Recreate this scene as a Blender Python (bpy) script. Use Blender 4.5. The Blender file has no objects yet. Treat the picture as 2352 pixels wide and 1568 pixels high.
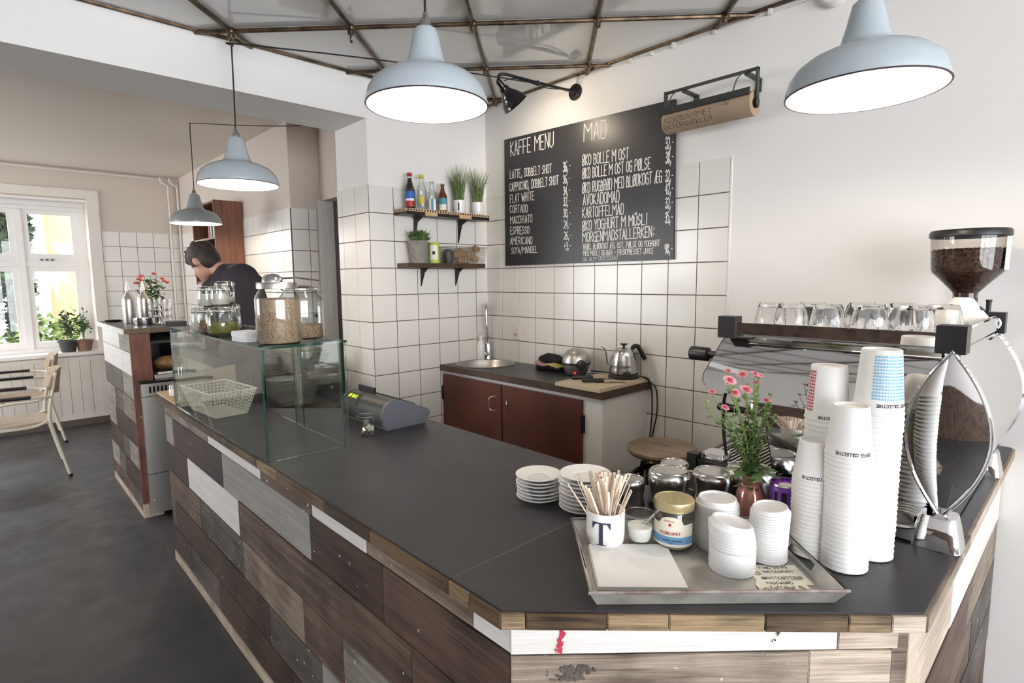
import bpy, bmesh, math, random
from mathutils import Vector, Matrix, noise
random.seed(7)
PI = math.pi; R = math.radians; cos = math.cos; sin = math.sin
C = bpy.context.scene.collection
SC = bpy.context.scene

# ---------------------------------------------------------------- camera, sky, daylight openings, exposure
cd = bpy.data.cameras.new('camera'); cam = bpy.data.objects.new('camera', cd); C.objects.link(cam)
cd.sensor_width = 36.0; cd.lens = 19.634; cd.clip_start = 0.02; cd.clip_end = 200
_r = Vector((0.68758706, 0.72603648, -0.00974969)); _u = Vector((-0.07365858, 0.08310337, 0.99381499)); _f = Vector((-0.72235617, 0.68261619, -0.11061962))
mw = Matrix.Identity(4)
for i in range(3):
    mw[i][0] = _r[i]; mw[i][1] = _u[i]; mw[i][2] = -_f[i]
mw[0][3], mw[1][3], mw[2][3] = 3.004, -2.6055, 1.52
cam.matrix_world = mw
SC.camera = cam
W = bpy.data.worlds.new('sky'); SC.world = W; W.use_nodes = True
bg = W.node_tree.nodes['Background']; bg.inputs[0].default_value = (0.93, 0.965, 1.0, 1); bg.inputs[1].default_value = 12.2
vs = SC.view_settings; vs.view_transform = 'Standard'; vs.look = 'None'; vs.gamma = 1; vs.use_curve_mapping = False; vs.exposure = 0.0
SC.cycles.max_bounces = 14; SC.cycles.transparent_max_bounces = 24; SC.cycles.caustics_reflective = False; SC.cycles.sample_clamp_indirect = 6
def portal(name, loc, rot, sx, sy):
    l = bpy.data.lights.new(name, 'AREA'); l.shape = 'RECTANGLE'; l.size = sx; l.size_y = sy; l.cycles.is_portal = True
    o = bpy.data.objects.new(name, l); C.objects.link(o); o.location = loc; o.rotation_euler = rot
portal('daylight_opening', (7.35, -3.1, 1.45), (0, R(-90), 0), 2.4, 5.2)
portal('daylight_opening', (-2.95, -5.95, 1.6), (R(-90), 0, 0), 2.6, 1.7)         # unseen window opening added in the south wall to brighten the back room
portal('daylight_opening', (-4.62, -2.45, 1.58), (0, R(90), 0), 1.7, 1.3)      # back-room window

# ---------------------------------------------------------------- materials
def lin(h):
    h = h.lstrip('#'); c = [int(h[i:i+2], 16) / 255 for i in (0, 2, 4)]
    return tuple((x / 12.92 if x <= 0.04045 else ((x + 0.055) / 1.055) ** 2.4) for x in c) + (1,)
MATS = {}
def mat(key, col='#808080', rough=0.5, metal=0.0, spec=0.5, nz=None, bump=None, emit=None, trans=0, coat=0, sss=0, ior=1.45, rz=None):
    """nz=(scale, colour2, detail) mottles the colour; bump=(scale, strength); rz=(scale, rough2) varies the gloss."""
    m = bpy.data.materials.new(key); m.use_nodes = True; MATS[key] = m
    nt = m.node_tree; n = nt.nodes; b = n['Principled BSDF']
    b.inputs['Base Color'].default_value = lin(col); b.inputs['Roughness'].default_value = rough; b.inputs['Metallic'].default_value = metal
    b.inputs['Specular IOR Level'].default_value = spec; b.inputs['IOR'].default_value = ior
    b.inputs['Transmission Weight'].default_value = trans; b.inputs['Coat Weight'].default_value = coat
    if emit: b.inputs['Emission Color'].default_value = lin(emit[0]); b.inputs['Emission Strength'].default_value = emit[1]
    if nz or bump or rz:
        tc = n.new('ShaderNodeTexCoord'); oi = n.new('ShaderNodeObjectInfo'); ad = n.new('ShaderNodeVectorMath'); ad.operation = 'MULTIPLY_ADD'
        nt.links.new(oi.outputs['Random'], ad.inputs[0]); ad.inputs[1].default_value = (37, 53, 71); nt.links.new(tc.outputs['Object'], ad.inputs[2])
        def noi(sc, det=4):
            t = n.new('ShaderNodeTexNoise'); t.inputs['Scale'].default_value = sc; t.inputs['Detail'].default_value = det
            nt.links.new(ad.outputs[0], t.inputs['Vector']); return t
        if nz:
            t = noi(nz[0], nz[2] if len(nz) > 2 else 5); rp = n.new('ShaderNodeValToRGB')
            rp.color_ramp.elements[0].position = 0.35; rp.color_ramp.elements[0].color = lin(nz[1]); rp.color_ramp.elements[1].position = 0.65; rp.color_ramp.elements[1].color = lin(col)
            nt.links.new(t.outputs[0], rp.inputs[0]); nt.links.new(rp.outputs[0], b.inputs['Base Color'])
        if rz:
            t = noi(rz[0]); mr = n.new('ShaderNodeMapRange'); mr.inputs[1].default_value = 0.3; mr.inputs[2].default_value = 0.7; mr.inputs[3].default_value = rough; mr.inputs[4].default_value = rz[1]
            nt.links.new(t.outputs[0], mr.inputs[0]); nt.links.new(mr.outputs[0], b.inputs['Roughness'])
        if bump:
            t = noi(bump[0], 3); bp = n.new('ShaderNodeBump'); bp.inputs['Strength'].default_value = bump[1]; bp.inputs['Distance'].default_value = 0.01
            nt.links.new(t.outputs[0], bp.inputs['Height']); nt.links.new(bp.outputs[0], b.inputs['Normal'])
    return m
def plank(key, c1, c2, speck=0.0, speckcol='#d8d2c8', rough=0.55, knots=True, stretch=(1.6, 30, 30), blot=None):
    """old board: grain along local x, blotches, flecks of paint"""
    m = bpy.data.materials.new(key); m.use_nodes = True; MATS[key] = m
    nt = m.node_tree; n = nt.nodes; L = nt.links; b = n['Principled BSDF']; b.inputs['Roughness'].default_value = rough; b.inputs['Specular IOR Level'].default_value = 0.35
    tc = n.new('ShaderNodeTexCoord'); oi = n.new('ShaderNodeObjectInfo'); ad = n.new('ShaderNodeVectorMath'); ad.operation = 'MULTIPLY_ADD'
    L.new(oi.outputs['Random'], ad.inputs[0]); ad.inputs[1].default_value = (37, 53, 71); L.new(tc.outputs['Object'], ad.inputs[2])
    mp = n.new('ShaderNodeMapping'); mp.inputs['Scale'].default_value = stretch; L.new(ad.outputs[0], mp.inputs[0])
    g = n.new('ShaderNodeTexNoise'); g.inputs['Scale'].default_value = 1.5; g.inputs['Detail'].default_value = 8; g.inputs['Roughness'].default_value = 0.68; g.inputs['Distortion'].default_value = 0.6; L.new(mp.outputs[0], g.inputs['Vector'])
    k = n.new('ShaderNodeTexNoise'); k.inputs['Scale'].default_value = 5.5; k.inputs['Detail'].default_value = 5; L.new(ad.outputs[0], k.inputs['Vector'])
    mx = n.new('ShaderNodeMath'); mx.operation = 'ADD'; ml = n.new('ShaderNodeMath'); ml.operation = 'MULTIPLY'; ml.inputs[1].default_value = 0.8 if knots else 0.2
    L.new(k.outputs[0], ml.inputs[0]); L.new(g.outputs[0], mx.inputs[0]); L.new(ml.outputs[0], mx.inputs[1])
    rp = n.new('ShaderNodeValToRGB'); base = 0.9 if knots else 0.6
    rp.color_ramp.elements[0].position = base - 0.24; rp.color_ramp.elements[0].color = lin(c1); rp.color_ramp.elements[1].position = base + 0.2; rp.color_ramp.elements[1].color = lin(c2)
    L.new(mx.outputs[0], rp.inputs[0]); out = rp.outputs[0]
    m2 = n.new('ShaderNodeMapping'); m2.inputs['Scale'].default_value = tuple(v*(1.3 if v < 5 else 4.5) for v in stretch); L.new(ad.outputs[0], m2.inputs[0])
    g2 = n.new('ShaderNodeTexNoise'); g2.inputs['Scale'].default_value = 2.2; g2.inputs['Detail'].default_value = 4; g2.inputs['Roughness'].default_value = 0.7; L.new(m2.outputs[0], g2.inputs['Vector'])
    r2 = n.new('ShaderNodeMapRange'); r2.inputs[1].default_value = 0.3; r2.inputs[2].default_value = 0.7; r2.inputs[3].default_value = 0.55 if knots else 0.85; r2.inputs[4].default_value = 1.25 if knots else 1.06; L.new(g2.outputs[0], r2.inputs[0])
    mg = n.new('ShaderNodeMixRGB'); mg.blend_type = 'MULTIPLY'; mg.inputs[0].default_value = 1.0; L.new(out, mg.inputs[1]); L.new(r2.outputs[0], mg.inputs[2]); out = mg.outputs[0]
    if speck > 0:
        s = n.new('ShaderNodeTexNoise'); s.inputs['Scale'].default_value = 42; s.inputs['Detail'].default_value = 3; L.new(ad.outputs[0], s.inputs['Vector'])
        sr = n.new('ShaderNodeMapRange'); sr.inputs[1].default_value = 0.74 - speck; sr.inputs[2].default_value = 0.78 - speck; L.new(s.outputs[0], sr.inputs[0])
        mc = n.new('ShaderNodeMixRGB'); L.new(sr.outputs[0], mc.inputs[0]); L.new(out, mc.inputs[1]); mc.inputs[2].default_value = lin(speckcol); out = mc.outputs[0]
    L.new(out, b.inputs['Base Color'])
    bp = n.new('ShaderNodeBump'); bp.inputs['Strength'].default_value = 0.25; bp.inputs['Distance'].default_value = 0.004; L.new(g.outputs[0], bp.inputs['Height']); L.new(bp.outputs[0], b.inputs['Normal'])
    return m
def thin_glass(key, tint='#f4f8f6', refl=1.0, edge=0.25, rough=0.0, edgecol='#ffffff'):
    """thin sheet of clear glass: light passes straight on, Fresnel reflection on top, a little more body at grazing angles"""
    m = bpy.data.materials.new(key); m.use_nodes = True; MATS[key] = m
    nt = m.node_tree; n = nt.nodes; L = nt.links; n.remove(n['Principled BSDF']); out = n['Material Output']
    tr = n.new('ShaderNodeBsdfTransparent'); lw = n.new('ShaderNodeLayerWeight'); lw.inputs[0].default_value = 0.35
    mc = n.new('ShaderNodeMixRGB'); mc.inputs[1].default_value = lin(tint); mc.inputs[2].default_value = lin(edgecol); L.new(lw.outputs['Facing'], mc.inputs[0]); L.new(mc.outputs[0], tr.inputs[0])
    gl = n.new('ShaderNodeBsdfGlossy'); gl.inputs['Roughness'].default_value = rough
    fr = n.new('ShaderNodeFresnel'); ge = n.new('ShaderNodeNewGeometry'); io = n.new('ShaderNodeMapRange'); io.inputs[3].default_value = 1.5; io.inputs[4].default_value = 1/1.5; L.new(ge.outputs['Backfacing'], io.inputs[0]); L.new(io.outputs[0], fr.inputs[0])
    mu = n.new('ShaderNodeMath'); mu.operation = 'MULTIPLY'; mu.inputs[1].default_value = refl; mu.use_clamp = True; L.new(fr.outputs[0], mu.inputs[0])
    mi = n.new('ShaderNodeMixShader'); L.new(mu.outputs[0], mi.inputs[0]); L.new(tr.outputs[0], mi.inputs[1]); L.new(gl.outputs[0], mi.inputs[2]); L.new(mi.outputs[0], out.inputs[0])
    return m

mat('plaster', '#ebe7e3', 0.75, bump=(60, 0.05)); mat('plaster_beam', '#e9e6e2', 0.8, bump=(60, 0.05))
mat('tile_white', '#e4dfd9', 0.16, spec=0.5); mat('grout', '#5d524a', 0.9); mat('paint_white', '#e2deda', 0.4); mat('paint_cream', '#d8d0c6', 0.5)
mat('floor_lino', '#434244', 0.33, nz=(2.2, '#373638', 6), rz=(9, 0.5)); mat('ceiling_panel', '#efedea', 0.06, spec=0.6, ior=2.0); mat('ceiling_white', '#dcd3c9', 0.8); mat('plaster_back_lamplit', '#cabeb3', 0.75, bump=(60, 0.05))  # back-room plaster: the dim, warm lamplight there is put into its colour
mat('pipe_brass', '#77644f', 0.35, 0.8, nz=(18, '#473b31')); mat('dark_door', '#5a5653', 0.6)
mat('laminate', '#323034', 0.3, spec=0.5, bump=(900, 0.06), nz=(300, '#2b292c'), rz=(3, 0.42)); mat('lam_edge', '#1d1c1d', 0.4)
mat('chrome', '#e6e6e8', 0.035, 1.0); mat('steel', '#c9c6c2', 0.2, 1.0); mat('steel_brushed', '#b9b5b0', 0.32, 1.0, rz=(60, 0.4)); mat('black_plastic', '#1d1b1d', 0.38); mat('black_metal', '#191719', 0.3, 0.3)
mat('black_enamel', '#141214', 0.08, spec=0.7); mat('grey_enamel', '#aab2b8', 0.13, spec=0.6); mat('grey_enamel_dark', '#85898c', 0.18, spec=0.6); mat('white_enamel', '#f5f3ee', 0.25); mat('rim_black', '#3a2f33', 0.4)
mat('bulb', '#ffffff', 0.4, emit=('#fff3e2', 28)); mat('cable_black', '#161416', 0.5)
mat('porcelain', '#eceae8', 0.12, spec=0.5); mat('seam', '#6a6664', 0.6); mat('paper_white', '#efedea', 0.8); mat('paper_cup', '#dddbd8', 0.45); mat('lid_white', '#dfdedd', 0.3); mat('kraft', '#a68f78', 0.8, nz=(8, '#98826c'))
mat('ink', '#1b191c', 0.7); mat('chalk', '#efece6', 0.9); mat('red_print', '#b8304a', 0.5); mat('blue_print', '#6fb0d6', 0.5); mat('navy', '#26264a', 0.4, nz=(20, '#3c3c50')); mat('label_blue', '#6d9bc4', 0.6); mat('label_cream', '#ece6d6', 0.6)
mat('blackboard', '#29282a', 0.36, spec=0.5, nz=(6, '#2f2d2e')); mat('door_brown', '#5e3126', 0.35, nz=(3.5, '#47241c', 8), bump=(300, 0.05)); mat('wood_light', '#cfae86', 0.55); mat('wood_stirrer', '#ecdccb', 0.7, nz=(40, '#dcc8b4')); mat('cork_board', '#c9b79f', 0.7, nz=(250, '#bfab92'))
plank('pk_dark', '#1f1613', '#443530', 0.03); plank('pk_dark2', '#231714', '#4c3a31', 0.035); plank('pk_mid', '#2c211b', '#6b594c', 0.035); plank('pk_brown', '#2a1f1a', '#624e43', 0.03); plank('pk_light', '#4b3f36', '#918172', 0.03)
plank('pk_greybrown', '#2b2724', '#5f5750', 0.05); plank('pk_grey', '#7d7a75', '#a29e98', 0.04, '#d9d6d0', 0.4, False); plank('pk_white', '#cbc6c1', '#e0dcd8', 0.0, knots=False, rough=0.45); plank('pk_pale', '#948374', '#c6b5a4', 0.03); plank('pk_lightgrey', '#5c554e', '#938b82', 0.05)
plank('pk_weather', '#41372f', '#8a7b6d', 0.05); plank('pk_front', '#54473d', '#a39385', 0.05); plank('oak', '#2a211a', '#705a44', 0.0, stretch=(3, 60, 60), rough=0.4); plank('oak_light', '#4d4032', '#a08869', 0.0, stretch=(3, 60, 60), rough=0.4); plank('oak_dark', '#261d17', '#55412f', 0.0, stretch=(3, 60, 60), rough=0.4)
plank('redwood', '#46281f', '#76493b', 0.02, rough=0.5, stretch=(30, 30, 1.6)); plank('teak', '#573628', '#835840', 0.0, rough=0.4, stretch=(20, 20, 1.2), knots=False); plank('stool_wood', '#6e5d4e', '#9c8874', 0.0, rough=0.45, stretch=(3, 22, 22)); plank('chair_wood', '#8b7862', '#b5a088', 0.0, rough=0.45, stretch=(18, 2, 18), knots=False); plank('beech', '#b08e68', '#d3b48e', 0.0, rough=0.45, stretch=(18, 2, 18), knots=False)
thin_glass('glass_thin', '#f6f9f7', 1.3); thin_glass('glass_case', '#fbfdfc', 0.75, edgecol='#f3f8f5'); thin_glass('glass_clear', '#f6f8f7', 2.2, edgecol='#c4c8c6'); thin_glass('glass_window', '#fbfcfb', 0.8); thin_glass('hopper', '#f0ece8', 1.2, edgecol='#c0bab4')
thin_glass('bottle_amber', '#b7854e', 1.6, edgecol='#5e3d1e'); mat('vase_copper', '#b87d70', 0.1, metal=0.3, trans=0.35, spec=0.8); thin_glass('glass_single', '#fbfdfc', 1.0, edgecol='#dfe6e3'); mat('glass_edge', '#1d3f36', 0.05, spec=0.8, trans=0.3); mat('ply', '#94877a', 0.6, nz=(12, '#85786c')); mat('glass_solid', '#ffffff', 0.0, trans=1.0, ior=1.45)
mat('leaf', '#58753f', 0.55, nz=(30, '#3d5530')); mat('leaf_dark', '#3c5130', 0.55, nz=(30, '#2a3a24')); mat('chive', '#42592f', 0.5, nz=(40, '#7b8c48')); mat('stem', '#74894f', 0.5); mat('petal_pink', '#cf7482', 0.6, nz=(90, '#d98f98')); mat('petal_pale', '#e6b9ba', 0.6, nz=(90, '#dba0a6')); mat('flower_core', '#9a2f45', 0.7); mat('flower_red', '#b5483f', 0.6)
mat('skin', '#b98f7c', 0.5); mat('hair', '#2b221e', 0.5, bump=(160, 0.6)); mat('shirt', '#28232c', 0.85, bump=(240, 0.2)); mat('jeans', '#25262d', 0.8); mat('concrete', '#8d8780', 0.9, nz=(40, '#7b756e')); mat('potato', '#a98055', 0.7, nz=(40, '#8d6843')); mat('coffee', '#4c3328', 0.42, nz=(60, '#372219')); mat('oats', '#c9b094', 0.8, nz=(330, '#7a5d47', 1), bump=(420, 0.5))
mat('seed_green', '#96914a', 0.9, nz=(200, '#6f6b33'), bump=(400, 0.3)); mat('flour', '#e4ddd3', 0.9); mat('nuts', '#7c614d', 0.8, nz=(150, '#a58a70', 2), bump=(200, 0.6)); mat('sugar', '#f4f0e8', 0.9, bump=(300, 0.3)); mat('honey_gold', '#c2b288', 0.36, 0.55); mat('honey', '#a99a7a', 0.6)
mat('register', '#55565f', 0.45); mat('register_dark', '#3a3837', 0.4); mat('lcd', '#0f120a', 0.2); mat('lcd_on', '#d8ff2a', 0.5, emit=('#d4ff20', 2.2)); mat('purple', '#7d3fb0', 0.4); mat('green_tin', '#a9c250', 0.45); mat('cola', '#2a0f0e', 0.1); mat('red', '#b02a2c', 0.4); mat('yellow', '#d3c03a', 0.4); mat('teal', '#4d8ea2', 0.5); mat('blue', '#2f63b5', 0.5)
mat('towel_black', '#1f1e1f', 0.95, bump=(350, 1)); mat('towel_pink', '#d9a9a5', 0.95, bump=(350, 1)); mat('towel_yellow', '#d3c878', 0.95, bump=(350, 1)); mat('wire_white', '#d6d0c4', 0.4); mat('wire_grey', '#8e8a82', 0.35, 0.8); mat('tray_metal', '#bdb8b1', 0.36, 0.5, nz=(14, '#9a958e'), rz=(25, 0.55)); mat('tray_rust', '#6d5a55', 0.6, 0.4, nz=(30, '#8f8680'))
mat('cream_tube', '#cdc4b4', 0.35); mat('terracotta', '#7f6251', 0.85); mat('pot_dark', '#3b3a38', 0.6); mat('soil', '#35281f', 0.95); mat('gold_coin', '#a9855a', 0.35, 0.8); mat('frame_green', '#4b4d49', 0.4, 0.5); mat('plate_grey', '#55565a', 0.35); mat('orange_led', '#ff3b2a', 0.4, emit=('#ff3020', 1.5)); mat('bread', '#b08c62', 0.85, nz=(30, '#8a6742'), bump=(50, 0.5))
mat('house_yellow', '#8d8061', 0.9); mat('bark', '#2b2520', 0.9, bump=(40, 1)); mat('foliage_out', '#2e3c26', 0.7, nz=(8, '#1b2517')); mat('foliage_light', '#566528', 0.7, nz=(8, '#3c4c1f')); mat('ground_out', '#56534c', 0.9); mat('garden_white', '#8f8d88', 0.7); mat('car_dark', '#1c1f24', 0.2, 0.3)

# ---------------------------------------------------------------- geometry helpers
class G:
    def __init__(s): s.v = []; s.f = []; s.mi = []; s.cur = 0
    def add(s, vs, fs):
        o = len(s.v); s.v += [tuple(p) for p in vs]; s.f += [tuple(o + i for i in f) for f in fs]; s.mi += [s.cur] * len(fs); return s
    def box(s, x0, y0, z0, x1, y1, z1):
        return s.add([(x0,y0,z0),(x1,y0,z0),(x1,y1,z0),(x0,y1,z0),(x0,y0,z1),(x1,y0,z1),(x1,y1,z1),(x0,y1,z1)], [(3,2,1,0),(4,5,6,7),(0,1,5,4),(1,2,6,5),(2,3,7,6),(3,0,4,7)])
    def prism(s, pts, a, b, axis='z'):
        """polygon extruded from a to b along an axis; pts in the other two axes (x,y for z; x,z for y; y,z for x)"""
        n = len(pts); ar = sum(pts[i][0]*pts[(i+1)%n][1] - pts[(i+1)%n][0]*pts[i][1] for i in range(n))
        if (ar < 0) != (axis == 'y'): pts = pts[::-1]
        P = {'z': lambda p, h: (p[0], p[1], h), 'y': lambda p, h: (p[0], h, p[1]), 'x': lambda p, h: (h, p[0], p[1])}[axis]
        if a > b: a, b = b, a
        return s.add([P(p, a) for p in pts] + [P(p, b) for p in pts], [tuple(range(n))[::-1], tuple(range(n, 2*n))] + [(i, (i+1)%n, n+(i+1)%n, n+i) for i in range(n)])
    def lathe(s, prof, n=28, c=(0,0,0), ax='z', cap=True, a0=0, a1=2*PI, flute=None):
        full = abs(a1 - a0 - 2*PI) < 1e-6; m = n if full else n + 1; vs = []
        for r, z in prof:
            for i in range(m):
                a = a0 + (a1-a0)*i/n; rr = r*(1 + (flute(a, z) if flute else 0)); p = (rr*cos(a), rr*sin(a), z)
                if ax == 'x': p = (p[2], p[0], p[1])
                if ax == 'y': p = (p[1], p[2], p[0])
                vs.append((p[0]+c[0], p[1]+c[1], p[2]+c[2]))
        fs = []
        for j in range(len(prof)-1):
            for i in range(n if full else n):
                k = (i+1) % m if full else i+1
                fs.append((j*m+i, j*m+k, (j+1)*m+k, (j+1)*m+i))
        if cap and full:
            if prof[0][0] > 1e-5: fs.append(tuple(range(m))[::-1])
            if prof[-1][0] > 1e-5: fs.append(tuple((len(prof)-1)*m+i for i in range(m)))
        return s.add(vs, fs)
    def tube(s, pts, r, n=8, closed=False, r1=None):
        pts = [Vector(p) for p in pts]; N = len(pts); vs = []; prev = None
        for i, p in enumerate(pts):
            if closed: t = pts[(i+1)%N] - pts[i-1]
            else: t = pts[min(i+1, N-1)] - pts[max(i-1, 0)]
            t.normalize()
            if prev is None:
                a = Vector((0,0,1)) if abs(t.z) < 0.9 else Vector((1,0,0)); u = t.cross(a).normalized()
            else: u = (prev - t*prev.dot(t)).normalized()
            prev = u; w = t.cross(u); rr = r if r1 is None else r + (r1-r)*i/(N-1)
            for k in range(n): vs.append(p + (u*cos(2*PI*k/n) + w*sin(2*PI*k/n))*rr)
        fs = []
        for i in range(N if closed else N-1):
            j = (i+1) % N
            for k in range(n): fs.append((i*n+k, i*n+(k+1)%n, j*n+(k+1)%n, j*n+k))
        if not closed: fs += [tuple(range(n))[::-1], tuple((N-1)*n+k for k in range(n))]
        return s.add(vs, fs)
    def blob(s, c, r, n=14, m=9, rot=None, bumpy=0):
        rx, ry, rz = r if isinstance(r, tuple) else (r, r, r); vs = [Vector((0,0,-rz))]
        for j in range(1, m):
            t = PI*j/m
            for i in range(n):
                a = 2*PI*i/n; vs.append(Vector((rx*sin(t)*cos(a), ry*sin(t)*sin(a), -rz*cos(t))))
        vs.append(Vector((0,0,rz)))
        if bumpy: vs = [v*(1+bumpy*noise.noise(v*12/max(rx, 0.01)*0.12 + Vector(c)*50)) for v in vs]
        if rot: vs = [rot @ v for v in vs]
        vs = [v + Vector(c) for v in vs]; fs = []
        for i in range(n): fs.append((0, 1+(i+1)%n, 1+i))
        for j in range(m-2):
            for i in range(n): a = 1+j*n; fs.append((a+i, a+(i+1)%n, a+n+(i+1)%n, a+n+i))
        l = len(vs)-1; a = 1+(m-2)*n
        for i in range(n): fs.append((a+i, a+(i+1)%n, l))
        return s.add(vs, fs)
    def cap(s, p, q, r, r2=None, n=12):
        """rounded limb from p to q"""
        p = Vector(p); q = Vector(q); r2 = r if r2 is None else r2; s.blob(p, r, n, 8); s.blob(q, r2, n, 8); d = q - p
        return s.tube([p, p + d*0.33, p + d*0.66, q], r, n, r1=r2)
    def xf(s, M, start=0): s.v = s.v[:start] + [tuple(M @ Vector(p)) for p in s.v[start:]]; return s
    def mesh(s, name, mats, smooth=38):
        me = bpy.data.meshes.new(name); me.from_pydata(s.v, [], s.f)
        for m in (mats if isinstance(mats, (list, tuple)) else [mats]): me.materials.append(MATS[m])
        me.polygons.foreach_set('material_index', s.mi)
        if smooth: me.polygons.foreach_set('use_smooth', [True]*len(s.f)); me.update(); me.set_sharp_from_angle(angle=R(smooth))
        me.update(); return me
    def o(s, name, mats, parent=None, loc=(0,0,0), rot=(0,0,0), smooth=38, kind=None, label=None):
        return link(name, s.mesh(name, mats, smooth), parent, loc, rot, kind, label)
def link(name, me, parent=None, loc=(0,0,0), rot=(0,0,0), kind=None, label=None):
    ob = bpy.data.objects.new(name, me); C.objects.link(ob); ob.parent = parent; ob.location = loc; ob.rotation_euler = rot
    if kind: ob['kind'] = kind
    if label: ob['label'] = label
    return ob
def tag(ob, label, cat, group=None):
    ob['label'] = label; ob['category'] = cat
    if group: ob['group'] = group
    return ob
def thing(name, label, cat, loc=(0,0,0), rz=0, group=None, rot=None):
    ob = bpy.data.objects.new(name, None); C.objects.link(ob); ob.empty_display_size = 0.05; ob.location = loc; ob.rotation_euler = rot or (0,0,rz)
    return tag(ob, label, cat, group)
def dup(root, loc, rz=0, label=None, rot=None):
    r = root.copy(); C.objects.link(r); r.location = loc; r.rotation_euler = rot or (0,0,rz)
    if label: r['label'] = label
    for ch in list(root.children):
        c = ch.copy(); C.objects.link(c); c.parent = r
        for g in list(ch.children):
            d = g.copy(); C.objects.link(d); d.parent = c
    return r
def struct(name, g, m, parent=None, loc=(0,0,0), rot=(0,0,0), smooth=0):
    ob = g.o(name, m, parent, loc, rot, smooth)
    if parent is None: ob['kind'] = 'structure'
    return ob
def arc(p, q, sag, n=10):
    """hanging cable from p to q with a sag"""
    p = Vector(p); q = Vector(q); return [p.lerp(q, i/n) - Vector((0,0,sag*4*(i/n)*(1-i/n))) for i in range(n+1)]
def smoothpath(pts, n=6):
    P = [Vector(p) for p in pts]; out = []
    for i in range(len(P)-1):
        a = P[max(i-1,0)]; b = P[i]; c = P[i+1]; d = P[min(i+2, len(P)-1)]
        for k in range(n):
            t = k/n; out.append(0.5*((2*b) + (c-a)*t + (2*a-5*b+4*c-d)*t*t + (3*b-a-3*c+d)*t**3))
    return out + [P[-1]]
ORD = ['', 'first', 'second', 'third', 'fourth', 'fifth', 'sixth', 'seventh', 'eighth', 'ninth', 'tenth', 'eleventh', 'twelfth', 'thirteenth', 'fourteenth', 'fifteenth', 'sixteenth', 'seventeenth', 'eighteenth', 'nineteenth', 'twentieth',
       'twenty-first', 'twenty-second', 'twenty-third', 'twenty-fourth', 'twenty-fifth', 'twenty-sixth', 'twenty-seventh', 'twenty-eighth', 'twenty-ninth', 'thirtieth', 'thirty-first', 'thirty-second', 'thirty-third', 'thirty-fourth', 'thirty-fifth', 'thirty-sixth', 'thirty-seventh', 'thirty-eighth', 'thirty-ninth', 'fortieth', 'forty-first', 'forty-second', 'forty-third', 'forty-fourth', 'forty-fifth']

# hand lettering: strokes on a 4 x 6 grid
FONT = {'A':'00 26 40|12 32','B':'00 06 25 35 33 03|33 41 30 00','C':'45 26 05 01 20 41','D':'00 06 36 44 42 30 00','E':'46 06 00 40|03 33','F':'46 06 00|03 33','G':'45 26 05 01 20 40 43 23','H':'00 06|40 46|03 43','I':'20 26','J':'46 42 30 10 02','K':'00 06|46 03 40','L':'06 00 40','M':'00 06 23 46 40','N':'00 06 40 46','O':'20 01 05 26 45 41 20','P':'00 06 36 44 33 03','Q':'20 01 05 26 45 41 20|22 40','R':'00 06 36 44 33 03|23 40','S':'45 26 15 04 42 31 10 01','T':'06 46|26 20','U':'06 01 20 41 46','V':'06 20 46','W':'06 10 24 30 46','X':'00 46|06 40','Y':'06 23 46|23 20','Z':'06 46 00 40',
 'Ø':'20 01 05 26 45 41 20|00 46','Æ':'00 26 20 40|26 46|23 43|12 22','Ü':'05 01 20 41 45|16 17|36 37','Å':'00 25 40|12 32|26 17 28 37 26','0':'20 01 05 26 45 41 20','1':'15 26 20','2':'05 26 45 43 00 40','3':'05 26 45 34 13|34 42 30 10 01','4':'30 36 02 42','5':'46 06 04 34 42 30 00','6':'46 15 02 10 30 42 33 03','7':'06 46 10','8':'23 05 26 45 23 41 20 01 23','9':'43 13 05 26 45 43 30','@':'34 14 12 32 34 31 41 44 36 16 04 02 10 40','/':'0a 47','+':'13 33|22 24','-':'13 33',',':'21 1a','.':'20 21',':':'21 22|24 25','!':'26 22|20 21','_':'00 40',"'":'26 25',
 'a':'43 23 02 01 20 40|44 40','b':'06 00 30 42 33 03','e':'02 42 34 14 02 01 20 40','f':'46 36 25 20|14 44','k':'06 00|43 02 40','o':'20 01 03 24 43 41 20','r':'04 00|03 24 44','p':'04 0a|03 33 41 30 00','s':'44 14 03 42 31 00','t':'26 21 30|14 44','i':'24 20|25 26','n':'04 00|03 24 43 40','g':'44 14 02 20 40|44 4a 1a','q':'44 14 02 20 40|44 4a'}
def _pt(t): return (int(t[0]), -1.3 if t[1] == 'a' else int(t[1]))
def strokes(text, jitter=0.18, narrow=None):
    """list of polylines in em units (cap height 1); returns (lines, width)"""
    out = []; x = 0.0
    for ch in text:
        if ch == ' ': x += 0.45; continue
        d = FONT.get(ch) or FONT.get(ch.upper()) or ''
        w = 0.3 if ch in "I,.:!'1i" else (0.75 if ch in 'MWÆ@' else 0.5); sk = random.uniform(-0.02, 0.05)*jitter*4
        for pl in d.split('|'):
            if not pl: continue
            P = [_pt(t) for t in pl.split()]
            off = -0.5*0.3 if ch in "I,.:!'i" else 0
            out.append([(x + off*1.0 + (p[0]/4)*(0.6 if ch in "I,.:!'i" else w) + sk*p[1]/6 + random.uniform(-1, 1)*0.02*jitter*5, p[1]/6 + random.uniform(-1, 1)*0.02*jitter*5) for p in P])
        x += w + 0.2
    return out, x - 0.2
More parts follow.
